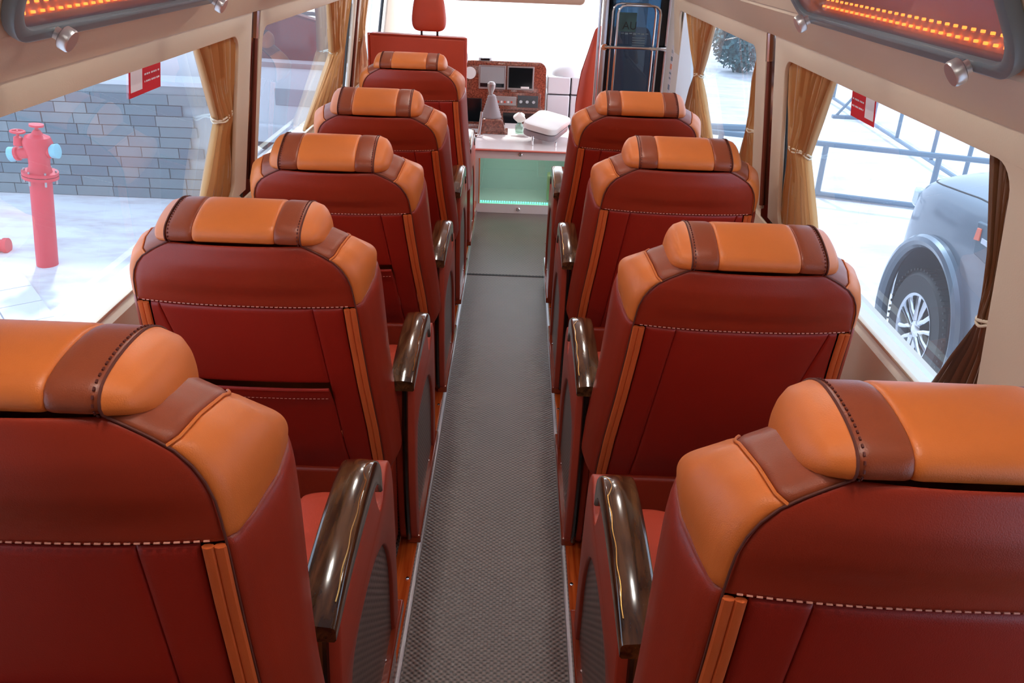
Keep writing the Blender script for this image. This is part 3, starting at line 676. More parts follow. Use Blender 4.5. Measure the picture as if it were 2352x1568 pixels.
# ---------------------------------------------------------------- engine cover cabinet
t = empty('engine_cover_cabinet', (.04, 5.76, 0), 'white cabinet over the engine with green lit glass front', 'cabinet')
xa, xb_, zc = -.31, .36, .45; wl2 = mat('white glossy laminate', (238, 230, 230), .3, coat=.4)
cbm = MB().box((xa, .0, .38), (xb_, .02, zc - .012)).box((xa, 0, 0), (xb_, .02, .065)).box((xa, 0, .065), (xa + .03, .02, .38)).box((xb_ - .03, 0, .065), (xb_, .02, .38)); cbm.build('front_frame', wl2, t, smooth=False)
MB().box((xa, 0.02, 0), (xa + .02, .86, zc - .012)).build('side_panel', wl2, t, smooth=False); MB().box((xb_ - .02, 0.02, 0), (xb_, .86, zc - .012)).build('side_panel', wl2, t, smooth=False)
MB().box((xa - .005, -.012, zc - .012), (xb_ + .005, .88, zc)).build('top', wl2, t, bevel=.004)
MB().tube([(xa, -.013, zc - .010), (xb_, -.013, zc - .010)], .006, 8).build('red_edging', mat('coral edging', (226, 120, 104), .5), t)
MB().tube([(xa + .035, -.003, .065), (xa + .035, -.003, .38)], .004, 8).build('edging', M['stripe'], t)
MB().box((xa + .02, .42, 0.01), (xb_ - .02, .44, zc - .02)).build('back_panel', mat('inside panel', (226, 220, 230), .5), t, smooth=False)
MB().box((xa + .02, .02, 0.04), (xb_ - .02, .42, .06)).build('inside_shelf', mat('inside shelf', (236, 226, 236), .3), t, smooth=False)
MB().box((xa + .03, .008, .065), (xb_ - .03, .012, .38)).build('glass_pane', M['cabglass'], t, smooth=False)
MB().box((xa + .04, .05, .425), (xb_ - .04, .09, .430)).build('added_fill_strip', emissive('cabinet fill light', (226, 255, 236), 5), t, smooth=False)  # glowing strip added only to brighten the cabinet interior
d = MB()
for k in range(36): d.box((xa + .045 + k * .0165, .024, .068), (xa + .054 + k * .0165, .032, .076))
d.build('led_row', emissive('aqua led', (90, 255, 214), 4.5), t, smooth=False)['kind'] = 'stuff'
MB().box((xa + .04, .34, .395), (xb_ - .04, .40, .402)).build('green_light_strip', emissive('green light', (70, 235, 120), .45), t, smooth=False)
for z in (.415, .030):
    MB().lathe([(0, 0), (.014, 0), (.014, .004), (.010, .008), (0, .008)], 16, Matrix.Translation((-.0, 0, z)) @ Matrix.Rotation(R(90), 4, 'X')).build('lock', M['chrome'], t)
MB().box((.20, .10, .07), (.31, .22, .25)).build('storage_block', mat('beige block', (190, 176, 140), .5), t, bevel=.01)

# gear lever
t = empty('gear_lever', (-.165, 6.30, .45), 'gear lever with grey ribbed boot on red wood base', 'gear lever')
MB().prism([(-.10, 0), (.10, 0), (.07, .105), (-.075, .105)], -.08, .08, 1).build('base', M['dashwood'], t, bevel=.012, seg=3)
MB().box((-.11, -.09, 0), (.11, .09, .012)).build('base_plate', M['dashwood'], t, bevel=.004)
pf = [(.0, .10)] + [(.072 - .046 * k / 18 + (.004 if k % 2 else 0), .105 + .155 * k / 18) for k in range(19)] + [(.018, .265), (0, .265)]
MB().lathe(pf, 20, Matrix.Translation((-.012, 0, 0))).build('leather_boot', M['greyleather'], t, angle=60)
MB().lathe([(0, .25), (.014, .25), (.016, .28), (.030, .315), (.030, .34), (.018, .355), (0, .358)], 18, Matrix.Translation((-.04, 0, 0)) @ Matrix.Rotation(R(4), 4, 'Y')).build('knob', M['silver'], t)
t = empty('hand_brake_lever', (-.262, 6.12, .45), 'slim silver lever beside the gear lever base', 'lever')
MB().tube([(0, 0, 0), (.012, .01, .08), (.02, .02, .17)], [.012, .011, .009], 10).build('handle', M['alu'], t); MB().box((-.03, -.04, 0), (.03, .04, .02)).build('bracket', M['chrome'], t, bevel=.004)

# small glass jar with tissue
t = empty('tissue_jar', (.03, 6.27, .45), 'small clear jar with white tissue on the cabinet top', 'jar')
MB().lathe([(0, 0), (.03, 0), (.033, .01), (.033, .055), (.02, .07), (.014, .085), (.012, .085), (.018, .068), (.029, .054), (.029, .012), (0, .010)], 20).build('glass_body', M['cabglass'], t)
tm = MB(); P = []
for i in range(25):
    a = 2 * math.pi * i / 24; P.append([Vector(((.010 + .032 * math.sin(math.pi * k / 8) ** .8 * (1 + .25 * math.sin(3 * a + k))) * math.cos(a), (.010 + .03 * math.sin(math.pi * k / 8) * (1 + .2 * math.cos(2 * a))) * math.sin(a), .078 + .075 * k / 8)) for k in range(9)])
tm.grid(P).build('tissue', mat('white tissue', (248, 244, 240), .8), t)
MB().box((-.06, -.10, 0), (.04, .05, .006)).build('tray', M['white'], t, bevel=.002)

# folded jump seat on the cabinet
t = empty('folded_jump_seat', (.222, 6.10, .453), 'pale grey folded seat pad lying tilted on the cabinet top', 'seat pad')
Mt = Matrix.Translation((0.0, 0, .095)) @ Matrix.Rotation(R(-20), 4, 'Z') @ Matrix.Rotation(R(9), 4, 'Y') @ Matrix.Rotation(R(4), 4, 'X')
def slab(nm, z0, z1, m, a=.125, b=.20):
    me = plate([rrect(-a, -b, a, b, .06)], z1 - z0, .012); o = link(nm, baked(me, Mt @ Matrix.Translation((0, 0, (z0 + z1) / 2))), m, t)
slab('seat_pad', .0, .045, M['white']); slab('backrest_pad', -.05, -.006, M['greyleather'], .12, .19)
MB().tube([(-.10, -.20, 0), (-.10, -.20, .06)], .008, 10).build('chrome_hinge', M['chrome'], t); MB().tube([(.06, -.22, 0), (.06, -.22, .03)], .008, 10).build('chrome_hinge', M['chrome'], t)

# ---------------------------------------------------------------- dashboard
t = empty('dashboard', (-.06, 6.8, 0), 'red brown wood dashboard with two screens, radio and vents', 'dashboard')
def P_(x0, z0, x1, z1, y0, y1, nm, m, bev=.003, r=None):
    return MB().box((x0 + .06, y0, z0), (x1 + .06, y1, z1)).build(nm, m, t, bevel=bev)
me = plate([rrect(-.42, .36, .225, .885, .06, 8)], .16, .012); o = link('console_panel', baked(me, Matrix(((1, 0, 0, .06), (0, 0, -1, .09), (0, 1, 0, 0), (0, 0, 0, 1)))), M['dashwood'], t)
for x0, x1, m_ in ((-.285, -.10, mat('grey screen', (150, 150, 152), .3)), (-.065, .118, M['screen'])):
    fr = P_(x0 - .012, .675, x1 + .012, .850, .0, .012, 'screen_frame', M['silver'])
    b = MB().box((x0 + .06, -.004, .690), (x1 + .06, .004, .840)).build('screen', m_, fr, smooth=False)
MB().box((-.285 + .06, -.006, .690), (-.10 + .06, -.003, .718)).build('screen_lower_strip', M['screen'], t, smooth=False)  # dark strip across the lower part of the left screen
P_(.03, .686, .095, .702, -.007, .0, 'label_plate', M['white'])
P_(-.30, .88, -.20, .905, .01, .06, 'clock_housing', M['greydash'], .006); P_(-.285, .884, -.215, .900, .002, .012, 'clock_display', M['screen'])
P_(-.23, .525, .19, .655, -.004, .006, 'radio_surround', M['dashwood']); P_(-.21, .555, .0, .625, -.010, .004, 'radio', M['silver']); P_(.01, .545, .17, .635, -.010, .004, 'climate_panel', mat('dark grey panel', (64, 70, 74), .4))
for k in range(7): P_(-.200 + k * .026, .575, -.186 + k * .026, .590, -.014, -.008, 'radio_button', M['white' if k % 2 else 'coral'], .001)
for k in range(3): MB().lathe([(0, 0), (.014, 0), (.012, .012), (0, .012)], 14, Matrix.Translation((.035 + .05 * k + .06, -.010, .59)) @ Matrix.Rotation(R(90), 4, 'X')).build('dial', M['alu'], t)
P_(-.12, .385, .20, .515, -.003, .006, 'glove_surround', M['dashwood']); P_(-.10, .40, .05, .50, -.008, .002, 'storage_slot', M['screen']); P_(.07, .40, .18, .50, -.008, .002, 'storage_slot', mat('brown slot', (62, 36, 30), .4))
P_(-.40, .42, -.27, .60, -.006, .004, 'pedal_recess', M['screen'])
MB().box((-.92, .02, .50), (-.36, .35, .86)).build('driver_dash', M['dashwood'], t, bevel=.04, seg=3)
MB().box((-.70, -.06, .80), (-.42, .16, .93)).build('instrument_hood', M['greydash'], t, bevel=.02, seg=3)
for k in range(2): MB().lathe([(0, 0), (.045, 0), (.045, .008), (0, .008)], 20, Matrix.Translation((-.30 - .12 * k, -.075, .80)) @ Matrix.Rotation(R(80), 4, 'X')).build('gauge', M['white'], t)
# steering wheel
t = empty('steering_wheel', (-.58, 6.35, .95), 'round grey steering wheel in front of the driver seat', 'steering wheel')
Mt = Matrix.Rotation(R(35), 4, 'X'); MB().tube([Mt @ Vector((.21 * math.cos(a), .21 * math.sin(a), 0)) for a in [2 * math.pi * k / 40 for k in range(40)]], .014, 10, closed=True).build('rim', M['greyleather'], t)
for a in (90, 210, 330): MB().tube([Mt @ Vector((0, 0, -.02)), Mt @ Vector((.2 * math.cos(R(a)), .2 * math.sin(R(a)), 0))], .012, 8).build('spoke', M['rubber'], t)
MB().tube([Mt @ Vector((0, 0, 0)), Mt @ Vector((0, 0, -.35))], .03, 12).build('column', M['rubber'], t)
# pale passenger side dash
t = empty('passenger_dash', (.5, 6.8, 0), 'pale grey plastic dash at the right with recessed seams', 'dashboard')
for (x0, x1, z0, z1) in ((-.26, -.085, .30, .642), (-.26, -.085, .652, .78), (-.075, .40, .30, .642), (-.075, .40, .652, .78)):
    MB().box((x0, .02, z0), (x1, .4, z1)).build('panel', M['greydash'], t, bevel=.008)
MB().lathe([(.13, 0), (.125, .03), (.10, .07), (.06, .10), (0, .11)], 24, Matrix.Translation((-.10, .16, .775))).build('dash_dome', M['greydash'], t)
MB().box((-.16, -.10, .30), (-.02, .02, .42)).build('dark_bracket', M['rubber'], t, bevel=.01)

# ---------------------------------------------------------------- front shell: firewall, pillars, windshield, header
fw = MB().box((-1.12, 7.22, -.3), (1.02, 7.30, .72)).build('wall_front', M['greydash'], smooth=False); struct(fw)
for x0, x1 in ((-1.06, -.99), (.93, 1.0)):
    MB().prism([(x0, 7.1), (x1, 7.1), (x1, 7.2), (x0, 7.2)], .7, 1.75, 2).build('corner_pillar', M['white'], fw, smooth=False)
MB().box((-1.06, 6.9, 1.74), (1.0, 7.2, 1.95)).build('windshield_header', M['beige'], fw, bevel=.02)
MB().box((-1.06, 6.3, 1.9), (1.0, 7.2, 1.95)).build('front_roof', M['white'], fw, smooth=False)
o = MB().box((-1.0, 7.13, .72), (.94, 7.136, 1.75)).build('window_7', M['ws'], smooth=False); struct(o)
MB().box((-1.03, 7.05, .80), (-.97, 7.10, 1.62)).build('wiper_post', M['alu'], fw, smooth=False)
t = empty('overhead_console', (-.02, 5.5, 1.4), 'beige overhead box hanging above the windshield', 'console')
me = plate([rrect(-.42, -.01, .412, .34, .03)], .34, .006); link('housing', baked(me, Matrix(((1, 0, 0, 0), (0, 0, -1, .17), (0, 1, 0, 0), (0, 0, 0, 1)))), mat('tan console', (214, 176, 156), .5), t)
MB().tube([(.30, .05, .34), (.30, .05, .5)], .012, 8).build('hanger', M['alu'], t); MB().tube([(-.30, .05, .34), (-.30, .05, .5)], .012, 8).build('hanger', M['alu'], t)
# right front body side
rb = MB().box((.87, 4.8, -.35), (.97, 5.24, 1.9)).build('trim_1', M['white'], smooth=False); struct(rb)
# sticker strip on the white post
t = empty('notice_strip', (.868, 5.02, 1.1), 'small vertical notice strip on the white post by the door', 'sticker')
MB().box((0, -.035, -.13), (.002, .035, .13)).build('paper', mat('notice paper', (226, 222, 232), .6), t, smooth=False)
for k, (z, h, c) in enumerate(((.10, .018, (186, 196, 206)), (.06, .022, (120, 140, 158)), (.018, .028, (236, 150, 120)), (-.018, .01, (120, 140, 158)), (-.045, .01, (150, 160, 175)), (-.095, .028, (120, 138, 160)))):
    MB().box((-.0012, -.026, z - h / 2), (.0, .026, z + h / 2)).build('print_block', mat('notice print %d' % k, c, .6), t, smooth=False)

# ---------------------------------------------------------------- folding entrance door (dark glass, aluminium frame, chrome bars)
t = empty('folding_door', (.69, 5.3, 0), 'dark glass folding entrance door with aluminium frame and chrome grab bars', 'door'); t['kind'] = 'thing'
dx0, dx1 = -.205, .205; dz0, dz1 = -.25, 1.82
me = plate([[(dx0, dz0), (dx1, dz0), (dx1, dz1), (dx0, dz1)], rrect(dx0 + .032, dz0 + .05, dx1 - .032, dz1 - .05, .04)[::-1]], .04, .004)
link('door_frame', baked(me, Matrix(((1, 0, 0, 0), (0, 0, -1, 0), (0, 1, 0, 0), (0, 0, 0, 1)))), M['alu'], t)
for x in (dx0 - .016, dx1 + .012): MB().tube([(x, -.02, dz0), (x, -.02, dz1)], .008, 8).build('edge_rail', M['alu'], t)
MB().box((dx0 + .03, -.003, dz0 + .04), (dx1 - .03, .003, dz1 - .04)).build('glass_pane', M['doorglass'], t, smooth=False)
MB().box((dx0 + .03, .012, dz0 + .04), (dx0 + .075, .018, dz1 - .04)).build('rubber_seal', M['rubber'], t, smooth=False)
MB().box((dx1 - .075, .012, dz0 + .04), (dx1 - .03, .018, dz1 - .04)).build('rubber_seal', M['rubber'], t, smooth=False)
def loop(x0, x1, z0, z1, y, r, nm):
    pts = [Vector((x0, y, z0))] + [Vector((a, y, b)) for a, b in ((x0, z1 - .045), (x0 + .006, z1 - .022), (x0 + .022, z1 - .006), (x0 + .045, z1), (x1 - .045, z1), (x1 - .022, z1 - .006), (x1 - .006, z1 - .022), (x1, z1 - .045))] + [Vector((x1, y, z0))]
    MB().tube(pts, r, 10).build(nm, M['chrome'], t)
loop(-.120, .125, .3, 1.418, -.055, .008, 'grab_bar'); loop(-.150, .10, .3, 1.425, -.035, .006, 'grab_bar')
MB().tube([(dx0 + .02, -.06, 1.185), (dx1 - .02, -.06, 1.185)], .010, 10).build('cross_bar', M['chrome'], t)
for x in (dx0 + .02, dx1 - .02): MB().lathe([(0, 0), (.018, 0), (.018, .04), (0, .04)], 14, Matrix.Translation((x, -.02, 1.185)) @ Matrix.Rotation(R(90), 4, 'X')).build('bar_mount', M['chrome'], t)
stk = MB().box((-.115, -.006, 1.27), (-.005, -.0045, 1.375)).build('glass_label', mat('teal label', (60, 96, 100), .5), t, smooth=False)
cu = bpy.data.curves.new('lettering', 'FONT'); cu.body = 'AU'; cu.size = .062; cu.extrude = .0006; tmp = bpy.data.objects.new('lettering', cu); COL.objects.link(tmp); dg = bpy.context.evaluated_depsgraph_get()
me = bpy.data.meshes.new_from_object(tmp.evaluated_get(dg)); bpy.data.objects.remove(tmp)
link('lettering', baked(me, Matrix(((1, 0, 0, -.085), (0, 0, -1, -.0075), (0, 1, 0, 1.283), (0, 0, 0, 1)))), mat('dark lettering', (22, 34, 40), .5), t, smooth=False)
mb = MB()
for k in range(7): mb.box((-.09 + k * .024, -.0062, 1.258 - (k % 2) * .004), (-.072 + k * .024, -.005, 1.264))
for k in range(5): mb.box((-.02, -.0062, 1.235 - k * .014), (.055, -.005, 1.240 - k * .014))
mb.build('small_print', mat('grey print', (110, 128, 136), .5), t, smooth=False)

# ================================================================ outside
# brick wall on the left, each block a part
wx0, wx1, wy = -6.4, -2.80, 8.12
t = MB().box((wx0, wy + .02, GZ), (wx1 - .01, wy + .30, .38)).build('yard_wall', mat('grey mortar', (150, 160, 166), .9), smooth=False)
tag(t, 'low wall of grey stone blocks standing behind the red hydrant', 'wall', kind='thing')
stone = [mat('grey stone %d' % k, c, .85, vary=.12, vscale=5, bump=.5, bscale=40) for k, c in enumerate(((104, 120, 128), (112, 126, 132), (96, 110, 120), (122, 132, 136)))]
bm_ = [MB().box((-w_ / 2 + .005, -.012, .005), (w_ / 2 - .004, .02, .097)).mesh('block') for w_ in (.24, .30, .36)]
z = GZ; k = 0; n = 0; rr_ = random.Random(3)
while z < .30:
    x = wx0 + rr_.random() * .1
    while x < wx1 - .05:
        i = rr_.randrange(3); w_ = (.24, .30, .36)[i]
        if x + w_ > wx1: break
        c = rr_.randrange(4); key = (i, c)
        if key not in globals().setdefault('_bk', {}):
            me = bm_[i].copy(); me.materials.append(stone[c]); _bk[key] = me
        o = bpy.data.objects.new('block', _bk[key]); COL.objects.link(o); o.parent = t; o.location = (x + w_ / 2, wy + rr_.uniform(-.006, .004) , z); x += w_; n += 1
    z += .10
MB().box((wx0 - .02, wy - .03, .38), (wx1 + .02, wy + .34, .42)).build('coping', mat('pale coping', (200, 204, 210), .8), t, smooth=False)
t = MB().box((-9, 8.9, GZ), (-3.0, 9.2, 2.3)).build('plaster_wall', mat('pale plaster', (222, 224, 230), .85, vary=.04), smooth=False); tag(t, 'pale plastered building wall above the grey stone wall', 'wall', kind='thing')
# fire hydrant
t = empty('fire_hydrant', (-3.62, 6.22, GZ), 'red fire hydrant with hand wheel and pale blue caps', 'hydrant'); t.rotation_euler = (0, R(7), 0)
hm = mat('red paint', (214, 38, 52), .4, vary=.06, bump=.2, bscale=60); cap_m = mat('pale blue cap', (130, 190, 204), .5)
MB().lathe([(0, 0), (.078, 0), (.078, .70), (0, .70)], 24).build('standpipe', hm, t)
MB().lathe([(0, .70), (.125, .70), (.125, .722), (0, .722)], 28).build('flange', hm, t); MB().lathe([(0, .728), (.125, .728), (.125, .75), (0, .75)], 28).build('flange', hm, t)
for k in range(6):
    a = R(60 * k + 15); MB().tube([(.108 * math.cos(a), .108 * math.sin(a), .66), (.108 * math.cos(a), .108 * math.sin(a), .765)], .008, 8).build('flange_bolt', M['silver'], t)
MB().lathe([(0, .75), (.085, .75), (.072, .80), (.075, .86), (.098, .93), (.102, .97), (.085, 1.01), (.04, 1.03), (.022, 1.06), (0, 1.06)], 24).build('body', hm, t)
MB().lathe([(0, 1.06), (.012, 1.06), (.012, 1.085), (.05, 1.085), (.05, 1.10), (0, 1.10)], 20).build('top_wheel', hm, t)
for sx, cm_, nm in ((-1, hm, 'side_outlet'), (1, hm, 'side_outlet')):
    Mt = Matrix.Translation((0, 0, .90)) @ Matrix.Rotation(R(sx * (105 if sx < 0 else 80)), 4, 'Y')
    L_ = .17 if sx < 0 else .10
    MB().lathe([(0, .03), (.045, .03), (.04, L_ - .03), (.052, L_ - .02), (.052, L_), (0, L_)], 18, Mt).build(nm, hm, t); MB().lathe([(0, L_), (.05, L_), (.055, L_ + .045), (.03, L_ + .055), (0, L_ + .055)], 18, Mt).build('outlet_cap', cap_m, t)
Mt = Matrix.Translation((-.13, -.02, .93)); MB().lathe([(0, 0), (.035, 0), (.03, .06), (.01, .07), (.01, .10), (0, .10)], 14, Mt).build('valve_stem', hm, t)
MB().tube([Mt @ Vector((.045 * math.cos(a), .045 * math.sin(a), .10)) for a in [2 * math.pi * k / 20 for k in range(20)]], .009, 8, closed=True).build('hand_wheel', hm, t)
for k in range(3): a = R(120 * k); MB().tube([Mt @ Vector((0, 0, .10)), Mt @ Vector((.045 * math.cos(a), .045 * math.sin(a), .10))], .006, 6).build('wheel_spoke', hm, t)
# small red hose coupling at the picture edge
t = empty('pipe_stub', (-4.15, 6.46, GZ), 'short dark red pipe stub lying on the ground left of the hydrant', 'pipe')
MB().tube([(-.12, 0, .05), (.09, .02, .05)], .05, 16).build('pipe', hm, t); MB().tube([(.06, .018, .05), (.095, .021, .05)], .062, 16).build('collar', hm, t)
# paving slabs along the yard
d_ = Vector((3.714 - 3.043, -(6.018 - 5.194), 0)).normalized(); pn_ = Vector((-d_.y, d_.x, 0)); slabm = mat('paving slab', (214, 210, 214), .8, vary=.05, vscale=3)
t = empty('paving_strip', (-3.714, 6.018, GZ), 'strip of pale paving slabs on the ground below the hydrant', 'paving')
a_ = math.atan2(d_.y, d_.x); sm_ = MB().box((0, -.275, 0), (.33, 0, .018)).mesh('slab'); sm_.materials.append(slabm)
for i in range(9):
    for j in range(2):
        o = bpy.data.objects.new('slab', sm_); COL.objects.link(o); o.parent = t; o.location = d_ * (i * .34) + pn_ * (-.0 - j * -.0) - pn_ * 0 + Vector((d_.y, -d_.x, 0)) * (j * .285); o.rotation_euler = (0, 0, a_)
# white van seen through the second left window
t = empty('white_van', (-2.35, 9.5, GZ), 'white van parked beyond the left windows, dark rear window', 'van', rz=R(-8))
vw = mat('white car paint', (226, 230, 234), .25, coat=.8); dk = mat('dark car glass', (44, 44, 52), .08, coat=.5)
prof = [(-.82, .25), (.82, .25), (.84, .9), (.80, 1.15), (.70, 1.95), (-.70, 1.95), (-.80, 1.15), (-.84, .9)]
MB().prism(prof, 0, 4.2, 1).build('body', vw, t, bevel=.07, seg=3)
me = plate([rrect(-.66, 1.17, .66, 1.80, .12)], .03, .004); link('rear_window', baked(me, Matrix(((1, 0, 0, 0), (0, 0, -1, -.012), (0, 1, 0, 0), (0, 0, 0, 1)))), dk, t)
MB().box((-.80, -.10, .28), (.80, .02, .48)).build('bumper', vw, t, bevel=.03, seg=3); MB().box((-.80, -.02, 1.08), (.80, .01, 1.13)).build('trim_strip', M['silver'], t, bevel=.006)
MB().box((-.30, -.015, .68), (.30, .01, .86)).build('plate_recess', mat('van grey', (160, 168, 176), .5), t, bevel=.01)
for sx in (-1, 1):
    MB().box((sx * .74 - .05, -.02, .72), (sx * .74 + .05, .03, 1.05)).build('tail_light', mat('tail light', (170, 40, 40), .2), t, bevel=.01)
    for y in (.75, 3.4): MB().lathe([(0, -.1), (.3, -.1), (.32, -.06), (.32, .06), (.3, .1), (0, .1)], 28, Matrix.Translation((sx * .72, y, .32)) @ Matrix.Rotation(R(90), 4, 'Y')).build('wheel', M['rubber'], t)

# ---------------------------------------------------------------- steel barriers on the right
steel = mat('painted steel tube', (104, 124, 140), .45)
def bars(t, segs, r=.026):
    for nm, a, b in segs: MB().tube([a, b], r, 8).build(nm, steel, t)
t = empty('crowd_barrier', (3.1, 9.2, GZ), 'nearer blue grey steel barrier with two rails, behind the pickup', 'barrier', rz=math.atan2(8.84 - 9.207, 4.169 - 3.16))
seg = [('rail', Vector((-2.0, 0, .035)), Vector((2.4, 0, .035))), ('rail', Vector((-2.0, 0, .575)), Vector((2.4, 0, .575)))]
for x in (-1.95, -.87, .24, 1.35, 2.35): seg.append(('post', Vector((x, 0, .035)), Vector((x, 0, .575))))
bars(t, seg, .030)
a0, b0 = Vector((5.13, 9.9, GZ)), Vector((5.60, 16.6, GZ))
t = empty('long_fence', a0, 'farther blue grey steel fence running away with triangular foot', 'fence', rz=math.atan2(b0.y - a0.y, b0.x - a0.x)); L_ = (b0 - a0).length
bars(t, [('rail', Vector((-2.5, 0, .12)), Vector((L_, 0, .12))), ('rail', Vector((-2.5, 0, 1.15)), Vector((L_, 0, 1.15)))] + [('post', Vector((x, 0, .12)), Vector((x, 0, 1.15))) for x in (-2.4, -1.3, -.35, .65, 1.95, 3.05, 4.05, 5.3, 6.6)], .026)
fx = 4.05
MB().box((fx - .05, -.32, .0), (fx + .05, .32, .05)).build('foot', steel, t, bevel=.008)
for y in (-.26, .26): MB().tube([Vector((fx, y, .04)), Vector((fx, 0, .40))], .022, 8).build('brace', steel, t)
t = empty('railing', (2.2, 12.62, GZ), 'low blue grey railing seen through the middle right window', 'railing')
bars(t, [('rail', Vector((-1.0, 0, .03)), Vector((1.7, 0, .03)))], .06)
# trees at the right, far
leaf = mat('blue green foliage', (70, 104, 104), .7, vary=.3, vscale=3); bark = mat('bark', (96, 84, 76), .9)
def tree(x, y, h, lab, seed):
    t = empty('leafy_bush', (x, y, GZ), lab, 'bush', 'bushes across the yard'); rr_ = random.Random(seed)
    MB().tube([(0, 0, 0), (.05, 0, h * .25), (-.05, .1, h * .4)], [.07, .05, .03], 8).build('stem', bark, t)
    mb = MB()
    for k in range(2600):
        a, b, r = rr_.uniform(0, 6.28), rr_.uniform(-1, 1), rr_.uniform(.55, 1) * h * .33
        c = Vector((r * math.cos(a) * math.sqrt(1 - b * b), r * math.sin(a) * math.sqrt(1 - b * b), h * .36 + r * b * 1.1)); n1 = Vector((rr_.uniform(-1, 1), rr_.uniform(-1, 1), rr_.uniform(-1, 1))).normalized(); n2 = n1.orthogonal().normalized(); q = rr_.uniform(.04, .08)
        mb.add([c + n1 * q, c + n2 * q * .6, c - n1 * q, c - n2 * q * .6], [(0, 1, 2, 3)])
    mb.build('foliage', leaf, t, smooth=False)['kind'] = 'stuff'
tree(4.75, 19.0, 2.1, 'nearer leafy bush across the yard, seen through the middle right window', 4); tree(5.8, 20.4, 2.3, 'farther leafy bush across the yard, partly behind the window frame', 9)

# ---------------------------------------------------------------- silver pickup on the right
t = empty('pickup_truck', (2.5, 4.76, GZ), 'silver pickup truck parked close outside the right window', 'pickup truck')
sp_ = mat('silver car paint', (92, 106, 120), .32, .3, coat=.7); cw = 1.86
# body loft: stations along y (local, front = +): (y, side inset, shoulder z, hood z, underside z)
ST = [(.76, .50, .66, .70, .25), (.73, .28, .86, .92, .22), (.66, .13, 1.06, 1.11, .22), (.55, .045, 1.15, 1.23, .24), (.35, .01, 1.19, 1.29, .26), (0, 0, 1.22, 1.34, .26), (-.35, 0, 1.24, 1.38, .24), (-.66, 0, 1.25, 1.40, .22), (-1.2, 0, 1.25, 1.40, .22), (-2.2, 0, 1.20, 1.31, .22), (-3.2, .0, 1.20, 1.30, .24), (-4.3, .03, 1.20, 1.28, .26), (-4.4, .08, 1.14, 1.2, .3)]
def sec(st):
    y, ins, zs, zh, zb = st; h = cw / 2; w_ = h - ins
    half = [(w_ - .05, zb), (w_ - .01, zb + .06), (w_ + .0, zb + .25 * (zs - zb)), (w_ + .005, zb + .5 * (zs - zb)), (w_ - .005, zb + .75 * (zs - zb)), (w_ - .03, zs - .05), (w_ - .075, zs), (w_ - .16, zs + (zh - zs) * .45), (w_ - .33, zs + (zh - zs) * .8), (w_ * .45, zh), (0, zh + .01)]
    half = [tuple(p) for p in half]
    pts = [(-x, z) for x, z in half] + [(x, z) for x, z in half[::-1][1:]]
    return [Vector((x + h, y, z)) for x, z in pts]
rows = [sec(st) for st in ST]
mb = MB(); mb.grid(rows); nj = len(rows[0])
mb.f.append(tuple(range(nj))); mb.f.append(tuple((len(rows) - 1) * nj + k for k in range(nj))[::-1])
for i in range(len(rows) - 1): mb.f.append((i * nj, (i + 1) * nj, (i + 1) * nj + nj - 1, i * nj + nj - 1))
body = mb.build('body', sp_, t, angle=60)
k = body.modifiers.new('sub', 'SUBSURF'); k.levels = 2; k.render_levels = 2
cut = MB()
for yy in (0, -3.25): cut.lathe([(0, -.2), (.49, -.2), (.49, .38), (0, .38)], 48, Matrix.Translation((.0, yy, .41)) @ Matrix.Rotation(R(90), 4, 'Y'))
cme = cut.mesh('cut'); co = bpy.data.objects.new('cut', cme); COL.objects.link(co); co.location = t.location
bo = body.modifiers.new('bool', 'BOOLEAN'); bo.object = co; bo.operation = 'DIFFERENCE'; bo.solver = 'EXACT'
bpy.context.view_layer.update(); dg = bpy.context.evaluated_depsgraph_get(); me = bpy.data.meshes.new_from_object(body.evaluated_get(dg)); body.modifiers.clear(); body.data = me; bpy.data.objects.remove(co)
me.polygons.foreach_set('use_smooth', [True] * len(me.polygons)); me.set_sharp_from_angle(angle=R(40))
# flared arches
for yy in (0, -3.25):
    pts = [Vector((-.012, yy + .50 * math.cos(a), .41 + .50 * math.sin(a))) for a in [R(-22 + 224 * k / 40) for k in range(41)]]
    MB().tube(pts, .042, 10, sq=1.0).build('wheel_arch', sp_, t)
    wl_ = empty('front_wheel' if yy == 0 else 'rear_wheel', (.10, yy, .37)); wl_.parent = t
    Mt = Matrix.Rotation(R(-90), 4, 'Y')
    MB().lathe([(.20, -.12), (.33, -.125), (.36, -.10), (.368, -.05), (.368, .05), (.36, .10), (.33, .125), (.215, .12), (.20, .06)], 56, Mt).build('tyre', M['rubber'], wl_)
    tr = MB()
    for k in range(56):
        a = 2 * math.pi * k / 56
        for sx in (-1, 1): tr.box((sx * .085 - .035, -.006, .358), (sx * .085 + .035, .006, .3715), Matrix.Rotation(a, 4, 'X'))
    tr.build('tyre_tread', M['rubber'], wl_, smooth=False)['kind'] = 'stuff'
    MB().lathe([(.0, .02), (.205, .02), (.215, .10), (.222, .124), (.205, .118), (.198, .05), (0, .05)], 48, Mt).build('rim', M['alu'], wl_)
    sp2 = MB()
    for k in range(6):
        a = 2 * math.pi * k / 6; 
        for da in (-.16, .16):
            Mr = Matrix.Rotation(a, 4, 'X'); sp2.tube([Mr @ Vector((-.10, .03 * math.copysign(1, da), .05)), Mr @ Vector((-.105, .20 * math.sin(da), .12)), Mr @ Vector((-.10, .20 * math.sin(da * 1.5), .198))], [.018, .015, .02], 8)
    sp2.build('spokes', M['chrome'], wl_)
    MB().lathe([(0, .06), (.06, .06), (.056, .105), (.03, .115), (0, .116)], 24, Mt).build('hub_cap', M['chrome'], wl_)
    MB().lathe([(.0, -.3), (.54, -.3), (.54, -.28), (0, -.28)], 32, Matrix.Translation((0, yy, .41)) @ Mt).build('wheel_well', M['rubber'], t)
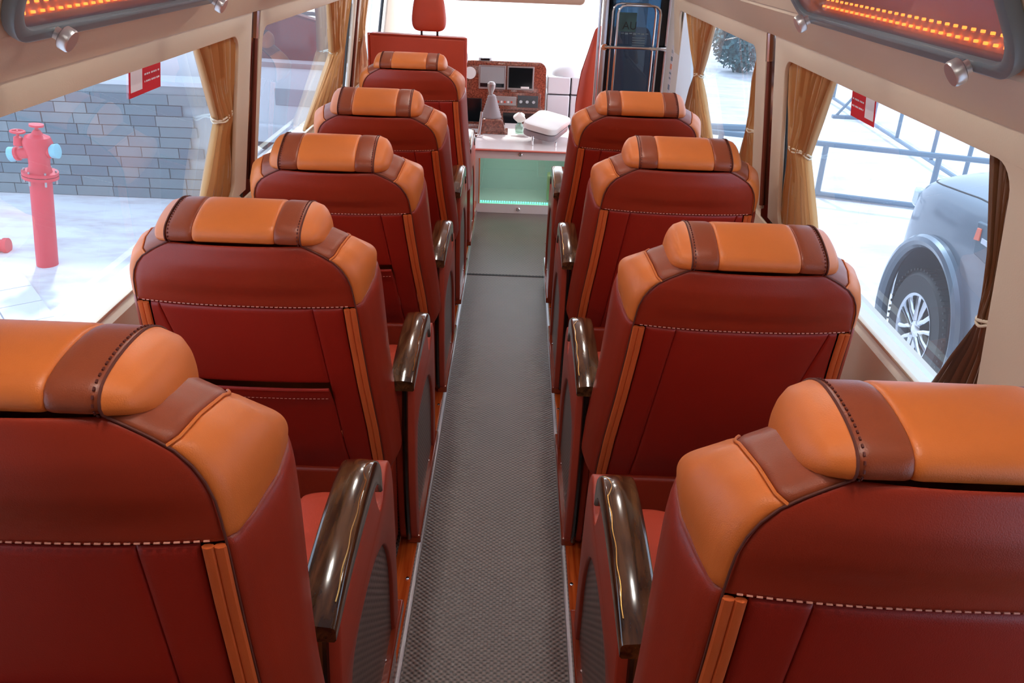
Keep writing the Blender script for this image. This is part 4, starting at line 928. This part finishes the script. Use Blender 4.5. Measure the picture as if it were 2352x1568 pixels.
# lights, vent, seams, cab
MB().box((.10, .56, .96), (.40, .68, 1.09)).build('headlight', mat('headlight lens', (190, 205, 215), .08, coat=1), t, bevel=.03, seg=3)
MB().box((1.46, .56, .96), (1.76, .68, 1.09)).build('headlight', M['alu'], t, bevel=.03, seg=3)
vent = MB().prism([(-.62, .98), (-.60, 1.19), (-.36, 1.17), (-.40, 1.0)], -.012, .01, 0).build('side_vent', mat('blue grey vent', (70, 92, 108), .4), t, bevel=.008)
MB().prism([(-.43, 1.08), (-.375, 1.07), (-.385, 1.14), (-.425, 1.145)], -.018, -.010, 0).build('side_repeater', mat('orange repeater', (244, 110, 74), .3), t, bevel=.003)
MB().box((-.017, -.60, 1.075), (-.011, -.45, 1.105)).build('vent_bar', M['alu'], t, bevel=.002)
MB().tube([(.0, -.66, .28), (-.008, -.665, .6), (-.006, -.68, .9), (.03, -.72, 1.14)], .005, 6).build('door_seam', M['rubber'], t)
from mathutils.bvhtree import BVHTree
bv = BVHTree.FromPolygons([v.co for v in body.data.vertices], [tuple(p.vertices) for p in body.data.polygons]); hp = []
for k_ in range(24):
    y = .56 - .04 * k_; z = interp([(-.4, 1.245), (-.14, 1.235), (.186, 1.204), (.54, 1.165)], y); h_ = bv.ray_cast(Vector((-1, y, z)), Vector((1, 0, 0)))
    if h_[0] is not None: hp.append(h_[0])
MB().tube(hp, .005, 6).build('hood_seam', M['rubber'], t)
# cab
def cab_sec(y, z, ins): return [Vector((ins, y, 1.2)), Vector((ins + .10, y, z)), Vector((cw - ins - .10, y, z)), Vector((cw - ins, y, 1.2))]
mb = MB(); rows = [[Vector((.14, -.75, 1.30)), Vector((.18, -.75, 1.36)), Vector((cw - .18, -.75, 1.36)), Vector((cw - .14, -.75, 1.30))], cab_sec(-1.25, 1.70, .06), cab_sec(-1.9, 1.78, .05), cab_sec(-2.5, 1.72, .06), [Vector((.08, -2.75, 1.22)), Vector((.12, -2.75, 1.25)), Vector((cw - .12, -2.75, 1.25)), Vector((cw - .08, -2.75, 1.22))]]
mb.grid(rows); mb.build('cab_glass', dk, t, bevel=.03, seg=3)
MB().add([Vector((.16, y, z)) for y, z in ((-1.28, 1.72), (-1.9, 1.795), (-2.48, 1.74))] + [Vector((cw - .16, y, z)) for y, z in ((-1.28, 1.72), (-1.9, 1.795), (-2.48, 1.74))], [(0, 1, 4, 3), (1, 2, 5, 4)]).build('roof', sp_, t, solid=.03)
MB().box((-.22, -1.2, 1.18), (-.04, -1.05, 1.34)).build('wing_mirror', sp_, t, bevel=.03, seg=3)
MB().box((-.02, -1.75, 1.0), (.0, -1.55, 1.04)).build('door_handle', M['chrome'], t, bevel=.006)
MB().box((.05, -2.85, 1.1), (cw - .05, -4.3, 1.12)).build('cargo_bed', M['rubber'], t, smooth=False)
MB().box((.12, .62, .30), (cw - .12, .80, .62)).build('front_bumper', sp_, t, bevel=.06, seg=3); MB().box((.5, .66, .70), (cw - .5, .76, .98)).build('grille', M['chrome'], t, bevel=.02)
